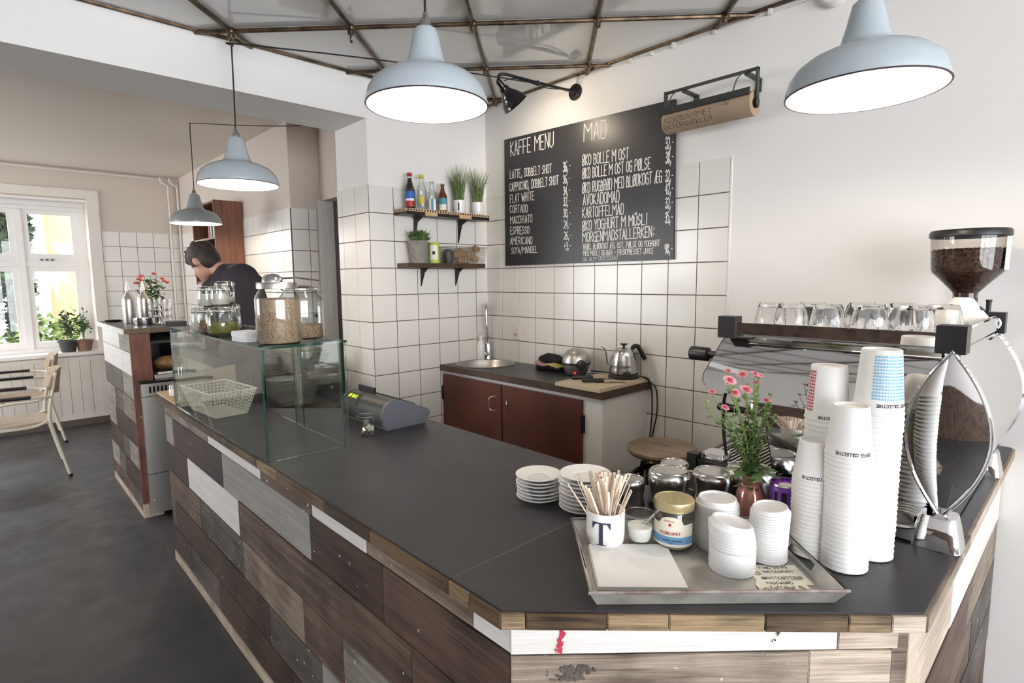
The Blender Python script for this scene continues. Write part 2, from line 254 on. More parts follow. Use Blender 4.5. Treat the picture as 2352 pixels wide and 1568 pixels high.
def letter(g, text, fn, h, width=None, thick=0.012, jitter=0.18, seg=None):
    """write text as thin ribbons; fn(u, v) maps metres along / up to a 3-D point"""
    ls, w = strokes(text, jitter); sx = (width/w) if width else h
    for pl in ls:
        P = [(a*sx, b*h) for a, b in pl]
        for (ax, ay), (bx, by) in zip(P, P[1:]):
            L = math.hypot(bx-ax, by-ay)
            if L < 1e-6: continue
            k = max(1, int(L/seg)) if seg else 1; dx, dy = (bx-ax)/L, (by-ay)/L; e = thick*0.45
            ax0, ay0, bx0, by0 = ax-dx*e, ay-dy*e, bx+dx*e, by+dy*e; nx, ny = -dy*thick/2, dx*thick/2
            lift = 2.5e-5*(len(g.f) % 14)
            for i in range(k):
                t0, t1 = i/k, (i+1)/k; p0 = (ax0+(bx0-ax0)*t0, ay0+(by0-ay0)*t0); p1 = (ax0+(bx0-ax0)*t1, ay0+(by0-ay0)*t1)
                q4 = [Vector(fn(p0[0]-nx, p0[1]-ny)), Vector(fn(p1[0]-nx, p1[1]-ny)), Vector(fn(p1[0]+nx, p1[1]+ny)), Vector(fn(p0[0]+nx, p0[1]+ny))]
                up = (q4[1]-q4[0]).cross(q4[3]-q4[0]).normalized()*lift; g.add([v + up for v in q4], [(0, 1, 2, 3)])
    return g
# ---------------------------------------------------------------- room shell
struct('floor', G().box(-5.0, -6.2, -0.1, 7.6, 0.4, 0.0), 'floor_lino')
wb = struct('wall_back', G().box(-0.39, 0.0, 0, 7.5, 0.15, 2.8), 'plaster')
ws = struct('wall_side', G().box(-0.39, -0.91, 0, 0.0, 0.0, 2.8), 'plaster')
struct('beam', G().box(-0.39, -6.0, 2.453, 0.0, -0.91, 2.8), 'plaster_beam')
wk = struct('wall_kitchen', G().box(-4.9, -0.84, 0, -1.31, -0.5, 2.8), 'plaster_back_lamplit')
struct('wall_lintel', G().box(-1.31, -0.6, 2.15, -0.39, -0.5, 2.8), 'plaster_back_lamplit')
d1 = struct('door_1', G().box(-1.31, -0.5, 0, -0.39, -0.46, 2.15), 'dark_door')
struct('trim_1', G().box(-1.308, -0.632, 0, -1.29, -0.6, 2.15).box(-1.308, -0.6, 0, -1.297, -0.555, 2.15).box(-1.308, -0.555, 0, -1.288, -0.502, 2.15), 'paint_white')
ww = struct('wall_window', G().box(-4.85, -1.72, 0, -4.5, -0.84, 2.8).box(-4.85, -6.0, 0, -4.5, -3.2, 2.8).box(-4.85, -3.2, 2.41, -4.5, -1.72, 2.8).box(-4.85, -3.2, 0, -4.5, -1.72, 0.76), 'plaster_back_lamplit')
wso = struct('wall_south', G().box(-5.0, -6.1, 0, -4.3, -5.98, 2.8).box(-0.9, -6.1, 0, 7.5, -5.98, 2.8).box(-1.6, -6.1, 0, -0.9, -5.98, 2.8).box(-4.3, -6.1, 0, -1.6, -5.98, 0.75).box(-4.3, -6.1, 2.45, -1.6, -5.98, 2.8), 'plaster')  # the opening in the back-room stretch is added to let in more light
for k in range(41): G().box(-0.9 + 0.2*k, -5.98, 0.0, -0.703 + 0.2*k, -5.95, 1.12).o('board', 'pk_mid', wso, smooth=0)
struct('wall_east', G().box(7.4, -6.0, 0, 7.5, -5.8, 2.8).box(7.4, -0.4, 0, 7.5, 0.0, 2.8).box(7.4, -5.8, 0, 7.5, -0.4, 0.25).box(7.4, -5.8, 2.65, 7.5, -0.4, 2.8).box(7.4, -4.0, 0.25, 7.48, -3.92, 2.65).box(7.4, -2.2, 0.25, 7.48, -2.12, 2.65), 'plaster')
struct('ceiling_kitchen', G().box(-4.9, -6.0, 2.72, -0.39, -0.5, 2.8), 'ceiling_white')

# glossy ceiling: square panels set diagonally between brass pipes
ce = struct('ceiling', G().box(0.0, -6.0, 2.702, 7.5, 0.0, 2.8), 'grout')
CO = Vector((0.938, -0.879)); CU = Vector((0.406, 0.392)); CV = Vector((-0.374, 0.400)); LO = (0.002, -5.98); HI = (7.4, -0.002)
def clip(poly):
    for ax, lim, sg in ((0, LO[0], 1), (0, HI[0], -1), (1, LO[1], 1), (1, HI[1], -1)):
        out = []
        for i, p in enumerate(poly):
            q = poly[(i+1) % len(poly)]; a = sg*(p[ax]-lim); b = sg*(q[ax]-lim)
            if a >= 0: out.append(p)
            if (a >= 0) != (b >= 0): out.append(p + (q-p)*(a/(a-b)))
        poly = out
        if len(poly) < 3: return []
    return poly
for i in range(-14, 20):
    for j in range(-20, 14):
        p = clip([CO + CU*(i+a) + CV*(j+b) for a, b in ((.008,.008), (.992,.008), (.992,.992), (.008,.992))])
        if p and abs(sum(p[k].x*p[k-1].y - p[k-1].x*p[k].y for k in range(len(p)))) > 0.01:
            tz = random.uniform(-1, 1)*0.0012; c = sum(p, Vector((0, 0)))/len(p); g = G().prism([tuple(q) for q in p], 2.69, 2.701)
            g.v = [(x, y, z + tz*(x-c.x) - tz*(y-c.y)) for x, y, z in g.v]; g.o('panel', 'ceiling_panel', ce, smooth=0)
def clipline(p, d):
    t0, t1 = -19, 19
    for ax in (0, 1):
        a = (LO[ax]-p[ax])/d[ax]; b = (HI[ax]-p[ax])/d[ax]; t0 = max(t0, min(a, b)); t1 = min(t1, max(a, b))
    return (p + d*t0, p + d*t1) if t1 - t0 > 0.15 else None
for k in range(-18, 20):
    for o_, d_ in ((CV, CU), (CU, CV)):
        s = clipline(CO + o_*k, d_)
        if s: G().tube([(s[0].x, s[0].y, 2.678), (s[1].x, s[1].y, 2.678)], 0.0105, 8).o('pipe', 'pipe_brass', ce)
G().tube([(0.012, -5.98, 2.688), (0.012, -0.012, 2.688)], 0.0105, 8).o('pipe', 'pipe_brass', ce)
G().tube([(0.0, -0.012, 2.688), (7.4, -0.012, 2.688)], 0.0105, 8).o('pipe', 'pipe_brass', ce)
jm = G().blob((0, 0, 0), (0.022, 0.022, 0.02), 10, 7).lathe([(0.014, -0.03), (0.014, -0.012)], 10).mesh('pipe_joint', 'pipe_brass')
for i in range(-5, 6):
    for j in range(-5, 6):
        p = CO + CU*i + CV*j
        if 0.03 < p.x < 4 and -4 < p.y < -0.03: link('pipe_joint', jm, ce, (p.x, p.y, 2.676))
for px_, py_ in ((0.126, -1.663), (0.532, -1.271)):
    G().tube([(px_, py_, 2.655), (px_, py_, 2.635)] + [(px_ + 0.012*sin(a)*0.7, py_ - 0.012*sin(a)*0.7, 2.623 + 0.012*cos(a)) for a in [x*0.5 for x in range(0, 11)]], 0.003, 6).o('cord_hook', 'pipe_brass', ce)

# wall tiles, each a piece of its own
ROW = [1.432 + 0.1625*k for k in range(-6, 5)]
tm = {}
def tile(par, w, h, c, rz):
    k = (round(w, 3), round(h, 3))
    if k not in tm:
        a, b = w/2 - 0.0022, h/2 - 0.0022; e = 0.0012
        g = G().add([(-a,0,-b),(a,0,-b),(a,0,b),(-a,0,b),(-a,-.006,-b),(a,-.006,-b),(a,-.006,b),(-a,-.006,b),(-a+e,-.0075,-b+e),(a-e,-.0075,-b+e),(a-e,-.0075,b-e),(-a+e,-.0075,b-e)],
                [(0,1,5,4),(1,2,6,5),(2,3,7,6),(3,0,4,7),(4,5,9,8),(5,6,10,9),(6,7,11,10),(7,4,8,11),(8,9,10,11)])
        tm[k] = g.mesh('tile', 'tile_white', 0)
    link('tile', tm[k], par, c, (random.gauss(0, 0.0016), 0, rz + random.gauss(0, 0.0016)))
def tilewall(par, axis, cols, rows, plane):
    """axis 'x': wall faces -y at y=plane; axis 'y': wall faces +x at x=plane"""
    lo, hi = min(cols), max(cols); g = G(); z0, z1 = rows[0], rows[-1]
    if axis == 'x': g.box(lo, plane - 0.0045, z0, hi, plane + 0.001, z1 - 0.004)
    else: g.box(plane - 0.001, lo, z0, plane + 0.0045, hi, z1 - 0.004)
    g.o('grout_bed', 'grout', par, smooth=0)
    for a, b in zip(cols, cols[1:]):
        for r0, r1 in zip(rows, rows[1:]):
            m = ((a+b)/2, plane, (r0+r1)/2) if axis == 'x' else (plane, (a+b)/2, (r0+r1)/2)
            tile(par, abs(b-a), r1-r0, m, 0 if axis == 'x' else PI/2)
tilewall(wb, 'x', [0.0] + [0.159 + 0.16*k for k in range(0, 11)], ROW[0:], 0.0)
tilewall(ws, 'y', [-0.9165, -0.75, -0.59, -0.43, -0.27, -0.11, 0.0], ROW, 0.0)
tilewall(ws, 'x', [-0.388, -0.32, -0.16, 0.0065], ROW, -0.91)
tilewall(wk, 'y', [-0.84, -0.704, -0.638], ROW, -1.31)
tilewall(wk, 'x', [-4.494] + [-1.31 - 0.16*k for k in range(19, -1, -1)], ROW[3:], -0.84)
tilewall(ww, 'y', [-1.612, -1.452, -1.292, -1.132, -0.972, -0.845], ROW[1:], -4.5)
struct('trim_2', G().box(1.758, -0.009, 0.4, 1.766, 0.001, 2.082), 'paint_white')

# wainscot boards, sill, window, casing
for k in range(17):
    y = -3.2 + k*0.0925; G().box(-4.502, y + 0.002, 0.12, -4.488, y + 0.0905, 0.70).o('board', 'paint_cream', ww, smooth=0)
G().box(-4.502, -3.2, 0.70, -4.482, -1.625, 0.745).box(-4.502, -3.2, 0.07, -4.482, -1.625, 0.12).box(-4.502, -1.72, 0.07, -4.478, -1.6, 0.745).o('panel_frame', 'paint_cream', ww, smooth=0)
struct('baseboard_window', G().box(-4.502, -6.0, 0, -4.476, -0.85, 0.07), 'grout')
struct('trim_3', G().box(-4.51, -1.722, 0.79, -4.478, -1.615, 2.41).box(-4.51, -3.3, 2.41, -4.478, -1.615, 2.5), 'paint_cream')
struct('windowsill', G().box(-4.86, -3.2, 0.76, -4.455, -1.65, 0.792), 'paint_white')
win = struct('window_1', G().box(-4.84, -1.79, 0.79, -4.74, -1.72, 2.41).box(-4.84, -3.2, 0.79, -4.74, -3.13, 2.41).box(-4.84, -3.13, 2.30, -4.74, -1.79, 2.41).box(-4.84, -3.13, 0.79, -4.74, -1.79, 0.83)
   .box(-4.72, -3.2, 2.385, -4.6, -1.72, 2.41).box(-4.66, -3.2, 2.33, -4.64, -1.74, 2.34).box(-4.66, -3.2, 2.285, -4.64, -1.74, 2.293), 'paint_white')
G().box(-4.83, -2.305, 0.83, -4.75, -2.245, 2.30).o('mullion', 'paint_white', win, smooth=0)
for y0, y1 in ((-1.79, -2.245), (-2.305, -2.72), (-2.72, -3.13)):
    for z0, z1 in ((0.83, 1.70), (1.76, 2.30)):
        a, b = y1, y0; t = 0.05
        G().box(-4.815, a, z0, -4.765, a+t, z1).box(-4.815, b-t, z0, -4.765, b, z1).box(-4.815, a+t, z0, -4.765, b-t, z0+0.075).box(-4.815, a+t, z1-t, -4.765, b-t, z1).o('sash', 'paint_white', win, smooth=0)
        G().box(-4.793, a+t, z0+0.075, -4.788, b-t, z1-t).o('pane', 'glass_window', win, smooth=0)
G().box(-4.825, -3.13, 1.702, -4.755, -2.306, 1.758).box(-4.825, -2.244, 1.702, -4.755, -1.791, 1.758).o('transom', 'paint_white', win, smooth=0)
for k in range(3): G().box(-4.765, -2.12 + k*0.045, 1.765, -4.745, -2.105 + k*0.045, 1.785).o('catch', 'black_metal', win, smooth=0)

# garden seen through the window
struct('ground_outside', G().box(-30, -20, -0.6, -4.9, 12, -0.5), 'ground_out')
h = thing('house', 'pale yellow rendered house across the garden, behind the window', 'building', (-13, -2.0, -0.5))
G().box(-4, 0.28, 0, 0, 8, 8).o('wall', 'house_yellow', h, smooth=0); G().box(-0.02, 0.2, 0, 0.12, 0.5, 8).o('corner_strip', 'garden_white', h, smooth=0)
for z in (1.2, 4.0): f = G().box(0.0, 3.4, z, 0.1, 4.6, z+1.6).o('window', 'paint_white', h, smooth=0); G().box(0.1, 3.5, z+0.1, 0.11, 4.5, z+1.5).o('pane', 'car_dark', f, smooth=0)
def leaves(n, fn, size, seed):
    rnd = random.Random(seed); g = G()
    for _ in range(n):
        c = Vector(fn(rnd)); a = Vector((rnd.uniform(-1, 1), rnd.uniform(-1, 1), rnd.uniform(-.6, .6))).normalized(); b = a.cross(Vector((rnd.uniform(-1, 1), rnd.uniform(-1, 1), rnd.uniform(-1, 1)))).normalized(); s_ = size*rnd.uniform(0.6, 1.3)
        up = a.cross(b)*s_*0.15
        g.add([c - a*s_, c + b*s_*0.45 + up, c + a*s_, c - b*s_*0.45 + up], [(0, 1, 2), (0, 2, 3)])
    return g
def inblob(c, r): 
    def f(rn):
        while True:
            p = Vector((rn.uniform(-1, 1), rn.uniform(-1, 1), rn.uniform(-1, 1)))
            if p.length < 1: return (c[0]+p.x*r[0], c[1]+p.y*r[1], c[2]+p.z*r[2])
    return f
t = thing('tree', 'dark leafy tree trunk with ivy in the garden, between the sashes', 'tree', (-10, -2.15, -0.5))
G().tube([(0,0,0), (0.03,0.04,2), (0,0.1,5)], 0.22, 10, r1=0.14).o('trunk', 'bark', t)
leaves(1500, inblob((0, 0.02, 2.6), (0.4, 0.25, 2.8)), 0.09, 3).o('foliage', 'foliage_out', t, smooth=0, kind='stuff')
t = thing('tree', 'second green tree farther left in the garden, by the window edge', 'tree', (-9, -2.95, -0.5))
G().tube([(0,0,0), (0,0,4.5)], 0.2, 10, r1=0.1).o('trunk', 'bark', t); leaves(1800, inblob((0, 0.1, 3.2), (0.8, 0.9, 2.0)), 0.12, 4).o('foliage', 'foliage_out', t, smooth=0, kind='stuff')
t = thing('garden_shrub', 'yellow-green shrub growing low outside the window', 'shrub', (-8.2, -2.15, -0.5))
G().tube([(0,0,0), (0,0.1,1.0)], 0.03, 6).o('stem', 'bark', t); leaves(900, inblob((0, 0.2, 0.95), (0.4, 0.62, 0.6)), 0.07, 5).o('foliage', 'foliage_light', t, smooth=0, kind='stuff')
t = thing('garden_bench', 'white slatted garden bench on the ground outside the window', 'bench', (-7.0, -2.9, -0.5))
for k in range(4): G().box(-0.03, -1.6, 0.62 + 0.13*k, 0.02, 1.2, 0.72 + 0.13*k).o('slat', 'garden_white', t, smooth=0)
for k in range(3): G().box(0.03 + 0.12*k, -1.6, 0.42, 0.13 + 0.12*k, 1.2, 0.45).o('slat', 'garden_white', t, smooth=0)
for y in (-1.5, 1.1): G().box(-0.05, y, 0, 0.0, y+0.08, 1.05).box(0.32, y, 0, 0.38, y+0.08, 0.44).o('leg', 'garden_white', t, smooth=0)
t = thing('parked_car', 'dark parked car outside, seen low through the left sash', 'car', (-11.5, -3.9, -0.5))
G().prism([(-1.9, 0.3), (1.9, 0.3), (1.95, 0.75), (1.3, 0.85), (0.8, 1.4), (-1.0, 1.42), (-1.6, 0.9), (-1.95, 0.8)], -0.8, 0.8, 'x').o('body', 'car_dark', t)
for y in (-1.2, 1.2): G().lathe([(0.01, -0.1), (0.32, -0.1), (0.32, 0.1), (0.01, 0.1)], 18, (0.75, y, 0.32), 'x').o('wheel', 'black_plastic', t)

# heating pipes, cables along the walls
for y, n in ((-0.955, 'farther from'), (-0.862, 'nearer')):
    p = smoothpath([(-4.44, y - 0.075, 2.705), (-4.44, y - 0.07, 2.66), (-4.455, y - 0.01, 2.62), (-4.46, y, 2.56), (-4.46, y, 1.4), (-4.46, y, 0.0)], 5)
    tag(G().tube(p, 0.012, 8).o('heating_pipe', 'paint_cream'), 'cream painted vertical heating pipe, the one %s the tiled corner' % n, 'pipe')
wc = thing('wall_cable', 'white cable clipped along the wall under the ceiling pipes', 'cable')
G().tube([(0.83, -0.006, 2.66)] + [(1.0 + 0.25*k, -0.006, 2.664 + 0.004*(k % 2)) for k in range(0, 17)], 0.0035, 6).o('wire', 'paint_white', wc)
for x in (1.19, 1.32, 1.445, 1.66, 1.915, 2.3): G().box(x - 0.008, -0.016, 2.655, x + 0.008, -0.001, 2.68 if x in (1.445, 1.915) else 2.67).o('clip', 'paint_white', wc, smooth=0)
tag(G().lathe([(0.055, -0.001), (0.055, -0.025), (0.045, -0.04), (0.001, -0.042)], 24, (2.17, 0, 2.655), 'y').o('junction_box', 'paint_white'), 'round white junction box high on the right wall', 'junction box')
tag(G().tube([(-4.48, -6.0, 2.69), (-4.48, -1.0, 2.69)], 0.014, 8).o('ceiling_conduit', 'paint_cream'), 'thin conduit running along the ceiling above the window', 'pipe')

# ---------------------------------------------------------------- main bar counter
bc = thing('bar_counter', 'long bar counter clad with reclaimed planks in browns, greys and white', 'counter')
G().prism([(-0.42, -1.925), (2.287, -1.925), (2.782, -1.394), (2.782, -0.012), (2.16, -0.012), (2.16, -1.26), (0.70, -1.26), (0.285, -1.68), (-0.09, -1.68), (-0.09, -1.88), (-0.42, -1.88)], 0.05, 0.875).o('carcass', 'oak_dark', bc, smooth=0)
def board(par, p0, p1, z0, z1, m, th=0.02, name='plank', jit=True):
    """board on a vertical face from p0 to p1 (seen from outside, left to right), its face at the line, body behind it"""
    d = Vector((p1[0]-p0[0], p1[1]-p0[1])); L = d.length; a = math.atan2(d.y, d.x); dz = (z1-z0)
    o_ = random.uniform(0, 0.0025) if jit else 0; e = 0.0016; c = 0.0012
    g = G().box(-L/2 + e*0.6, c, -dz/2 + e, L/2 - e*0.6, th, dz/2 - e).box(-L/2 + e + c, 0, -dz/2 + e + c, L/2 - e - c, c + 0.0005, dz/2 - e - c)
    mid = Vector(p0) + d*0.5; n = Vector((-sin(a), cos(a)))
    return g.o(name, m, par, (mid.x + n.x*o_, mid.y + n.y*o_, (z0+z1)/2), (random.gauss(0, 0.001), 0, a), smooth=0)
FY = -1.945; Z = [0.875, 0.823, 0.67, 0.517, 0.36, 0.205, 0.055]
rows = [[(-0.42, 'pk_light'), (-0.27, 'pk_weather'), (0.37, 'pk_white'), (1.0, 'pk_mid'), (1.43, 'pk_white'), (1.75, 'pk_weather'), (2.18, 'pk_white')],
        [(-0.42, 'pk_lightgrey'), (-0.26, 'pk_dark'), (0.55, 'pk_grey'), (1.4, 'pk_dark2'), (1.83, 'pk_brown')],
        [(-0.42, 'pk_dark'), (-0.02, 'pk_white'), (0.73, 'pk_mid'), (1.95, 'pk_brown')],
        [(-0.42, 'pk_mid'), (0.17, 'pk_greybrown'), (0.76, 'pk_light'), (1.32, 'pk_mid'), (1.59, 'pk_lightgrey')],
        [(-0.42, 'pk_greybrown'), (-0.33, 'pk_dark2'), (1.01, 'pk_greybrown'), (1.44, 'pk_grey'), (1.9, 'pk_light')],
        [(-0.42, 'pk_dark'), (-0.06, 'pk_greybrown'), (0.39, 'pk_dark2'), (1.35, 'pk_brown'), (1.8, 'pk_lightgrey')]]
for r_, row in enumerate(rows):
    xs = [p[0] for p in row] + [2.292]
    for k, (x, m) in enumerate(row): board(bc, (x, FY), (xs[k+1], FY), Z[r_+1], Z[r_], m)
for a, b in ((-0.42, 0.55), (0.55, 1.6), (1.6, 2.292)): board(bc, (a, FY - 0.004), (b, FY - 0.004), 0.0, 0.055, 'pk_pale', 0.03, 'plinth_board')
A = Vector((2.294, -1.947)); B = Vector((2.802, -1.398)); ch = [(0.0, 0.825, 'pk_white'), (0.825, 0.99, 'pk_pale')]
crow = [[(0, 'pk_white'), (0.82, 'pk_pale')], [(0, 'pk_front'), (0.75, 'pk_pale')], [(0, 'pk_light')], [(0, 'pk_mid'), (0.5, 'pk_weather')], [(0, 'pk_light')], [(0, 'pk_brown')]]
for r_, row in enumerate(crow):
    ts = [t_[0] for t_ in row] + [0.975]
    for k, (t0, m) in enumerate(row): board(bc, tuple(A + (B-A)*t0), tuple(A + (B-A)*ts[k+1]), Z[r_+1], Z[r_], m)
board(bc, tuple(A + (B-A)*0.955), tuple(B), 0.0, 0.874, 'pk_light', 0.012, 'corner_strip')
board(bc, tuple(A), tuple(B), 0.0, 0.055, 'pk_pale', 0.02, 'plinth_board')
zz = [0.875, 0.645, 0.497, 0.34, 0.19, 0.0]
for r_, row in enumerate([[(-1.395, 'pk_pale'), (-0.93, 'pk_white')], [(-1.395, 'pk_brown'), (-0.62, 'pk_weather')], [(-1.395, 'pk_mid'), (-0.5, 'pk_greybrown')], [(-1.395, 'pk_greybrown')], [(-1.395, 'pk_brown')]]):
    ys = [p[0] for p in row] + [-0.01]
    for k, (y, m) in enumerate(row): board(bc, (2.802, y), (2.802, ys[k+1]), zz[r_+1], zz[r_], m)
# worktop: two laminate sheets meeting in a fine seam, oak strips along the edge
ct = thing('countertop', 'dark grey laminate countertop with an oak-edged rim on the bar', 'countertop')
G().prism([(-0.55, -1.954), (2.1245, -1.954), (2.1245, -1.224), (0.69, -1.224), (0.254, -1.66), (-0.11, -1.66), (-0.11, -1.86), (-0.55, -1.86)], 0.875, 0.912).o('worktop_sheet', 'laminate', ct, smooth=0)
G().prism([(2.1257, -1.954), (2.279, -1.954), (2.822, -1.411), (2.822, -0.009), (2.1257, -0.009)], 0.875, 0.912).o('worktop_sheet', 'laminate', ct, smooth=0)
G().box(2.1243, -1.95, 0.876, 2.1259, -1.226, 0.9121).o('seam', 'seam', ct, smooth=0)
E_ = [(-0.556, -0.30, 'oak_dark'), (-0.30, 0.16, 'oak'), (0.16, 0.62, 'oak_dark'), (0.62, 1.02, 'oak'), (1.02, 1.2, 'oak_light'), (1.2, 1.55, 'oak'), (1.55, 1.8, 'oak_dark'), (1.8, 2.123, 'oak'), (2.123, 2.19, 'oak_light'), (2.19, 2.284, 'oak')]
for a, b, m in E_: board(ct, (a, -1.961), (b, -1.961), 0.874, 0.9085, m, 0.008, 'edge_strip', False)
A = Vector((2.2825, -1.9605)); B = Vector((2.8285, -1.4145)); px_ = [1146, 1206, 1399, 1544, 1768, 1961, 2060, 2140]
for k in range(len(px_)-1):
    a, b = ((q - 1146)/994 for q in px_[k:k+2]); board(ct, tuple(A+(B-A)*a), tuple(A+(B-A)*b), 0.874, 0.9085, ['oak_light', 'oak', 'oak_light', 'oak_light', 'oak', 'oak_light', 'pk_pale'][k], 0.008, 'edge_strip', False)
for a, b, m in ((-1.414, -0.95, 'pk_weather'), (-0.95, -0.4, 'pk_pale'), (-0.4, -0.002, 'oak_light')): board(ct, (2.83, a), (2.83, b), 0.874, 0.9085, m, 0.008, 'edge_strip', False)
tag(G().box(-0.545, -1.95, 0.913, -0.115, -1.872, 0.924).o('wooden_board', 'beech'), 'narrow light wooden board at the far end of the countertop', 'board')

# paint smear, scratch and knot on the boards of the cut corner
def on_corner(t_, z, out): p = Vector((2.294, -1.947)) + Vector((0.508, 0.549))*t_ + Vector((0.734, -0.679))*out; return (p.x, p.y, z)
def blotch(name, m, t0, z0, w, h, n, seed, slant=0.0, s_=.004, out=.0012):
    rnd = random.Random(seed); g = G()
    for k in range(n):
        v = rnd.uniform(-.5, .5); u = rnd.gauss(0, .24); c = on_corner(t0 + u*w + slant*v, z0 + v*h, out + k*1e-5); q_ = rnd.randint(5, 7); r0 = s_*rnd.uniform(.4, 1.3)
        d = Vector((.679, .734, 0)); g.add([tuple(Vector(c) + d*cos(2*PI*i/q_)*r0*rnd.uniform(.6, 1.1) + Vector((0, 0, sin(2*PI*i/q_)*r0*rnd.uniform(.6, 1.2)))) for i in range(q_)], [tuple(range(q_))])
    g.o(name, m, bc, smooth=0, kind='stuff')
blotch('red_paint_smear', 'red_print', .125, .849, .016, .046, 60, 1, .014, .0032)
blotch('scratch', 'bark', .663, .853, .006, .022, 9, 2, .012, .0018)
blotch('knot', 'pk_greybrown', .155, .788, .085, .028, 120, 3, .03, .0042)
def sum_g(gs):
    t = G()
    for g in gs: t.add(g.v, g.f)
    return t
def P(par, name, m, g, smooth=38, kind=None, label=None, root=None):
    """part built in world coordinates, stored relative to its thing"""
    b = root or par
    g.xf(Matrix.Translation(-Vector(b.location))); return g.o(name, m, par, smooth=smooth, kind=kind, label=label)
ZC = 0.9125   # counter surface
# ---------------------------------------------------------------- pendant lamps and wall lamp
def pendant(x, y, z, path, label, m='grey_enamel', power=16):
    t = thing('pendant_lamp', label, 'lamp', (x, y, z), group=None)
    pr = [(.1775, 0), (.1785, .004), (.1765, .02), (.170, .042), (.156, .064), (.132, .083), (.104, .096), (.078, .104), (.062, .112), (.056, .124), (.047, .155), (.038, .195), (.034, .212), (.026, .219), (.012, .221)]
    G().lathe(pr, 48, cap=False).o('shade', m, t, smooth=60)
    G().lathe([(r-.0025, zz-.001 if i else zz) for i, (r, zz) in enumerate(pr)][:13], 48, cap=False).o('shade_lining', 'white_enamel', t, smooth=60)
    G().tube([(.1778*cos(a*PI/32), .1778*sin(a*PI/32), .001) for a in range(64)], .0022, 6, True).o('shade_rim', 'rim_black', t)
    G().lathe([(.017, .218), (.017, .238), (.011, .246), (.006, .262)], 16).o('lamp_cap', 'steel', t)
    G().blob((0, 0, .085), (.032, .032, .038), 16, 10).lathe([(.014, .11), (.014, .15)], 12).o('bulb', 'bulb', t)
    g = G().tube([(0, 0, .26)] + [Vector(p) - Vector((x, y, z)) for p in path], .0035, 8); g.o('cord', 'cable_black', t)
    l = bpy.data.lights.new('lamp_light', 'POINT'); l.energy = power; l.color = (1.0, 0.86, 0.68); l.shadow_soft_size = 0.03
    o = bpy.data.objects.new('lamp_light', l); C.objects.link(o); o.parent = t; o.location = (0, 0, .03)
pendant(1.594, -1.606, 2.027, [(1.594, -1.606, 2.69)], 'grey enamel pendant lamp hanging in the middle, in front of the chalkboard', power=9)
pendant(2.552, -0.958, 1.975, [(2.552, -0.958, 2.69)], 'grey enamel pendant lamp above the espresso machine', power=9)
pendant(0.133, -1.672, 1.978, smoothpath([(0.13, -1.668, 2.4), (0.128, -1.665, 2.60), (0.128, -1.662, 2.615), (0.15, -1.63, 2.622), (0.5, -1.0, 2.60), (0.78, -0.30, 2.585), (0.80, -0.02, 2.60)], 5), 'grey enamel pendant lamp whose cord is slung from a ceiling hook', power=12)
pendant(-1.80, -1.37, 1.965, smoothpath([(-1.79, -1.37, 2.5), (-1.785, -1.37, 2.68), (-1.76, -1.35, 2.70), (-1.45, -1.18, 2.655), (-1.0, -0.95, 2.60), (-0.75, -0.76, 2.61), (-0.58, -0.62, 2.66)], 5), 'dark grey pendant lamp in the back kitchen, above the bending person', 'grey_enamel_dark', 13)
wl = thing('wall_lamp', 'black enamel wall lamp on a swing arm above the chalkboard', 'lamp', (0.807, -0.01, 2.596))
P(wl, 'rosette', 'black_metal', G().lathe([(.046, 0), (.046, -.008), (.02, -.012), (.016, -.03), (.001, -.032)], 28, (0.807, -0.001, 2.596), 'y').blob((0.807+.028, -.009, 2.62), .004, 8, 6).blob((0.807-.03, -.009, 2.575), .004, 8, 6).blob((.807+.025, -.009, 2.57), .004, 8, 6))
P(wl, 'arm', 'black_metal', G().tube([(.807, -.03, 2.596), (.76, -.28, 2.60), (.715, -.46, 2.612)], .008, 8).tube(smoothpath([(.715, -.46, 2.612), (.70, -.485, 2.612), (.692, -.50, 2.60), (.692, -.502, 2.57)], 5), .008, 8).blob((.76, -.27, 2.60), .013, 8, 6))
P(wl, 'cord', 'cable_black', G().tube(smoothpath([(.80, -.03, 2.61), (.77, -.2, 2.585), (.73, -.4, 2.60), (.70, -.47, 2.58)], 5), .0025, 6))
ax_ = Vector((0.16, 0.68, -0.70)).normalized(); q = Vector((0, 0, -1)).rotation_difference(ax_).to_matrix().to_4x4(); o_ = Vector((.694, -.503, 2.572))
sp = [(.012, .01), (.016, 0), (.018, -.035), (.026, -.04), (.028, -.06), (.05, -.09), (.066, -.12), (.072, -.145), (.076, -.148)]
P(wl, 'shade', 'black_enamel', G().lathe(sp, 32, cap=False).xf(Matrix.Translation(o_) @ q), smooth=50)
P(wl, 'shade_lining', 'white_enamel', G().lathe([(r-.002, z-.0005) for r, z in sp[2:]], 32, cap=False).xf(Matrix.Translation(o_) @ q), smooth=50)
P(wl, 'bulb', 'bulb', G().blob((0, 0, -.085), (.02, .02, .026), 12, 8).xf(Matrix.Translation(o_) @ q))
l = bpy.data.lights.new('lamp_light', 'POINT'); l.energy = 5; l.color = (1, .84, .62); l.shadow_soft_size = .02; o = bpy.data.objects.new('lamp_light', l); C.objects.link(o); o.parent = wl; o.location = o_ + ax_*0.125 - Vector(wl.location)

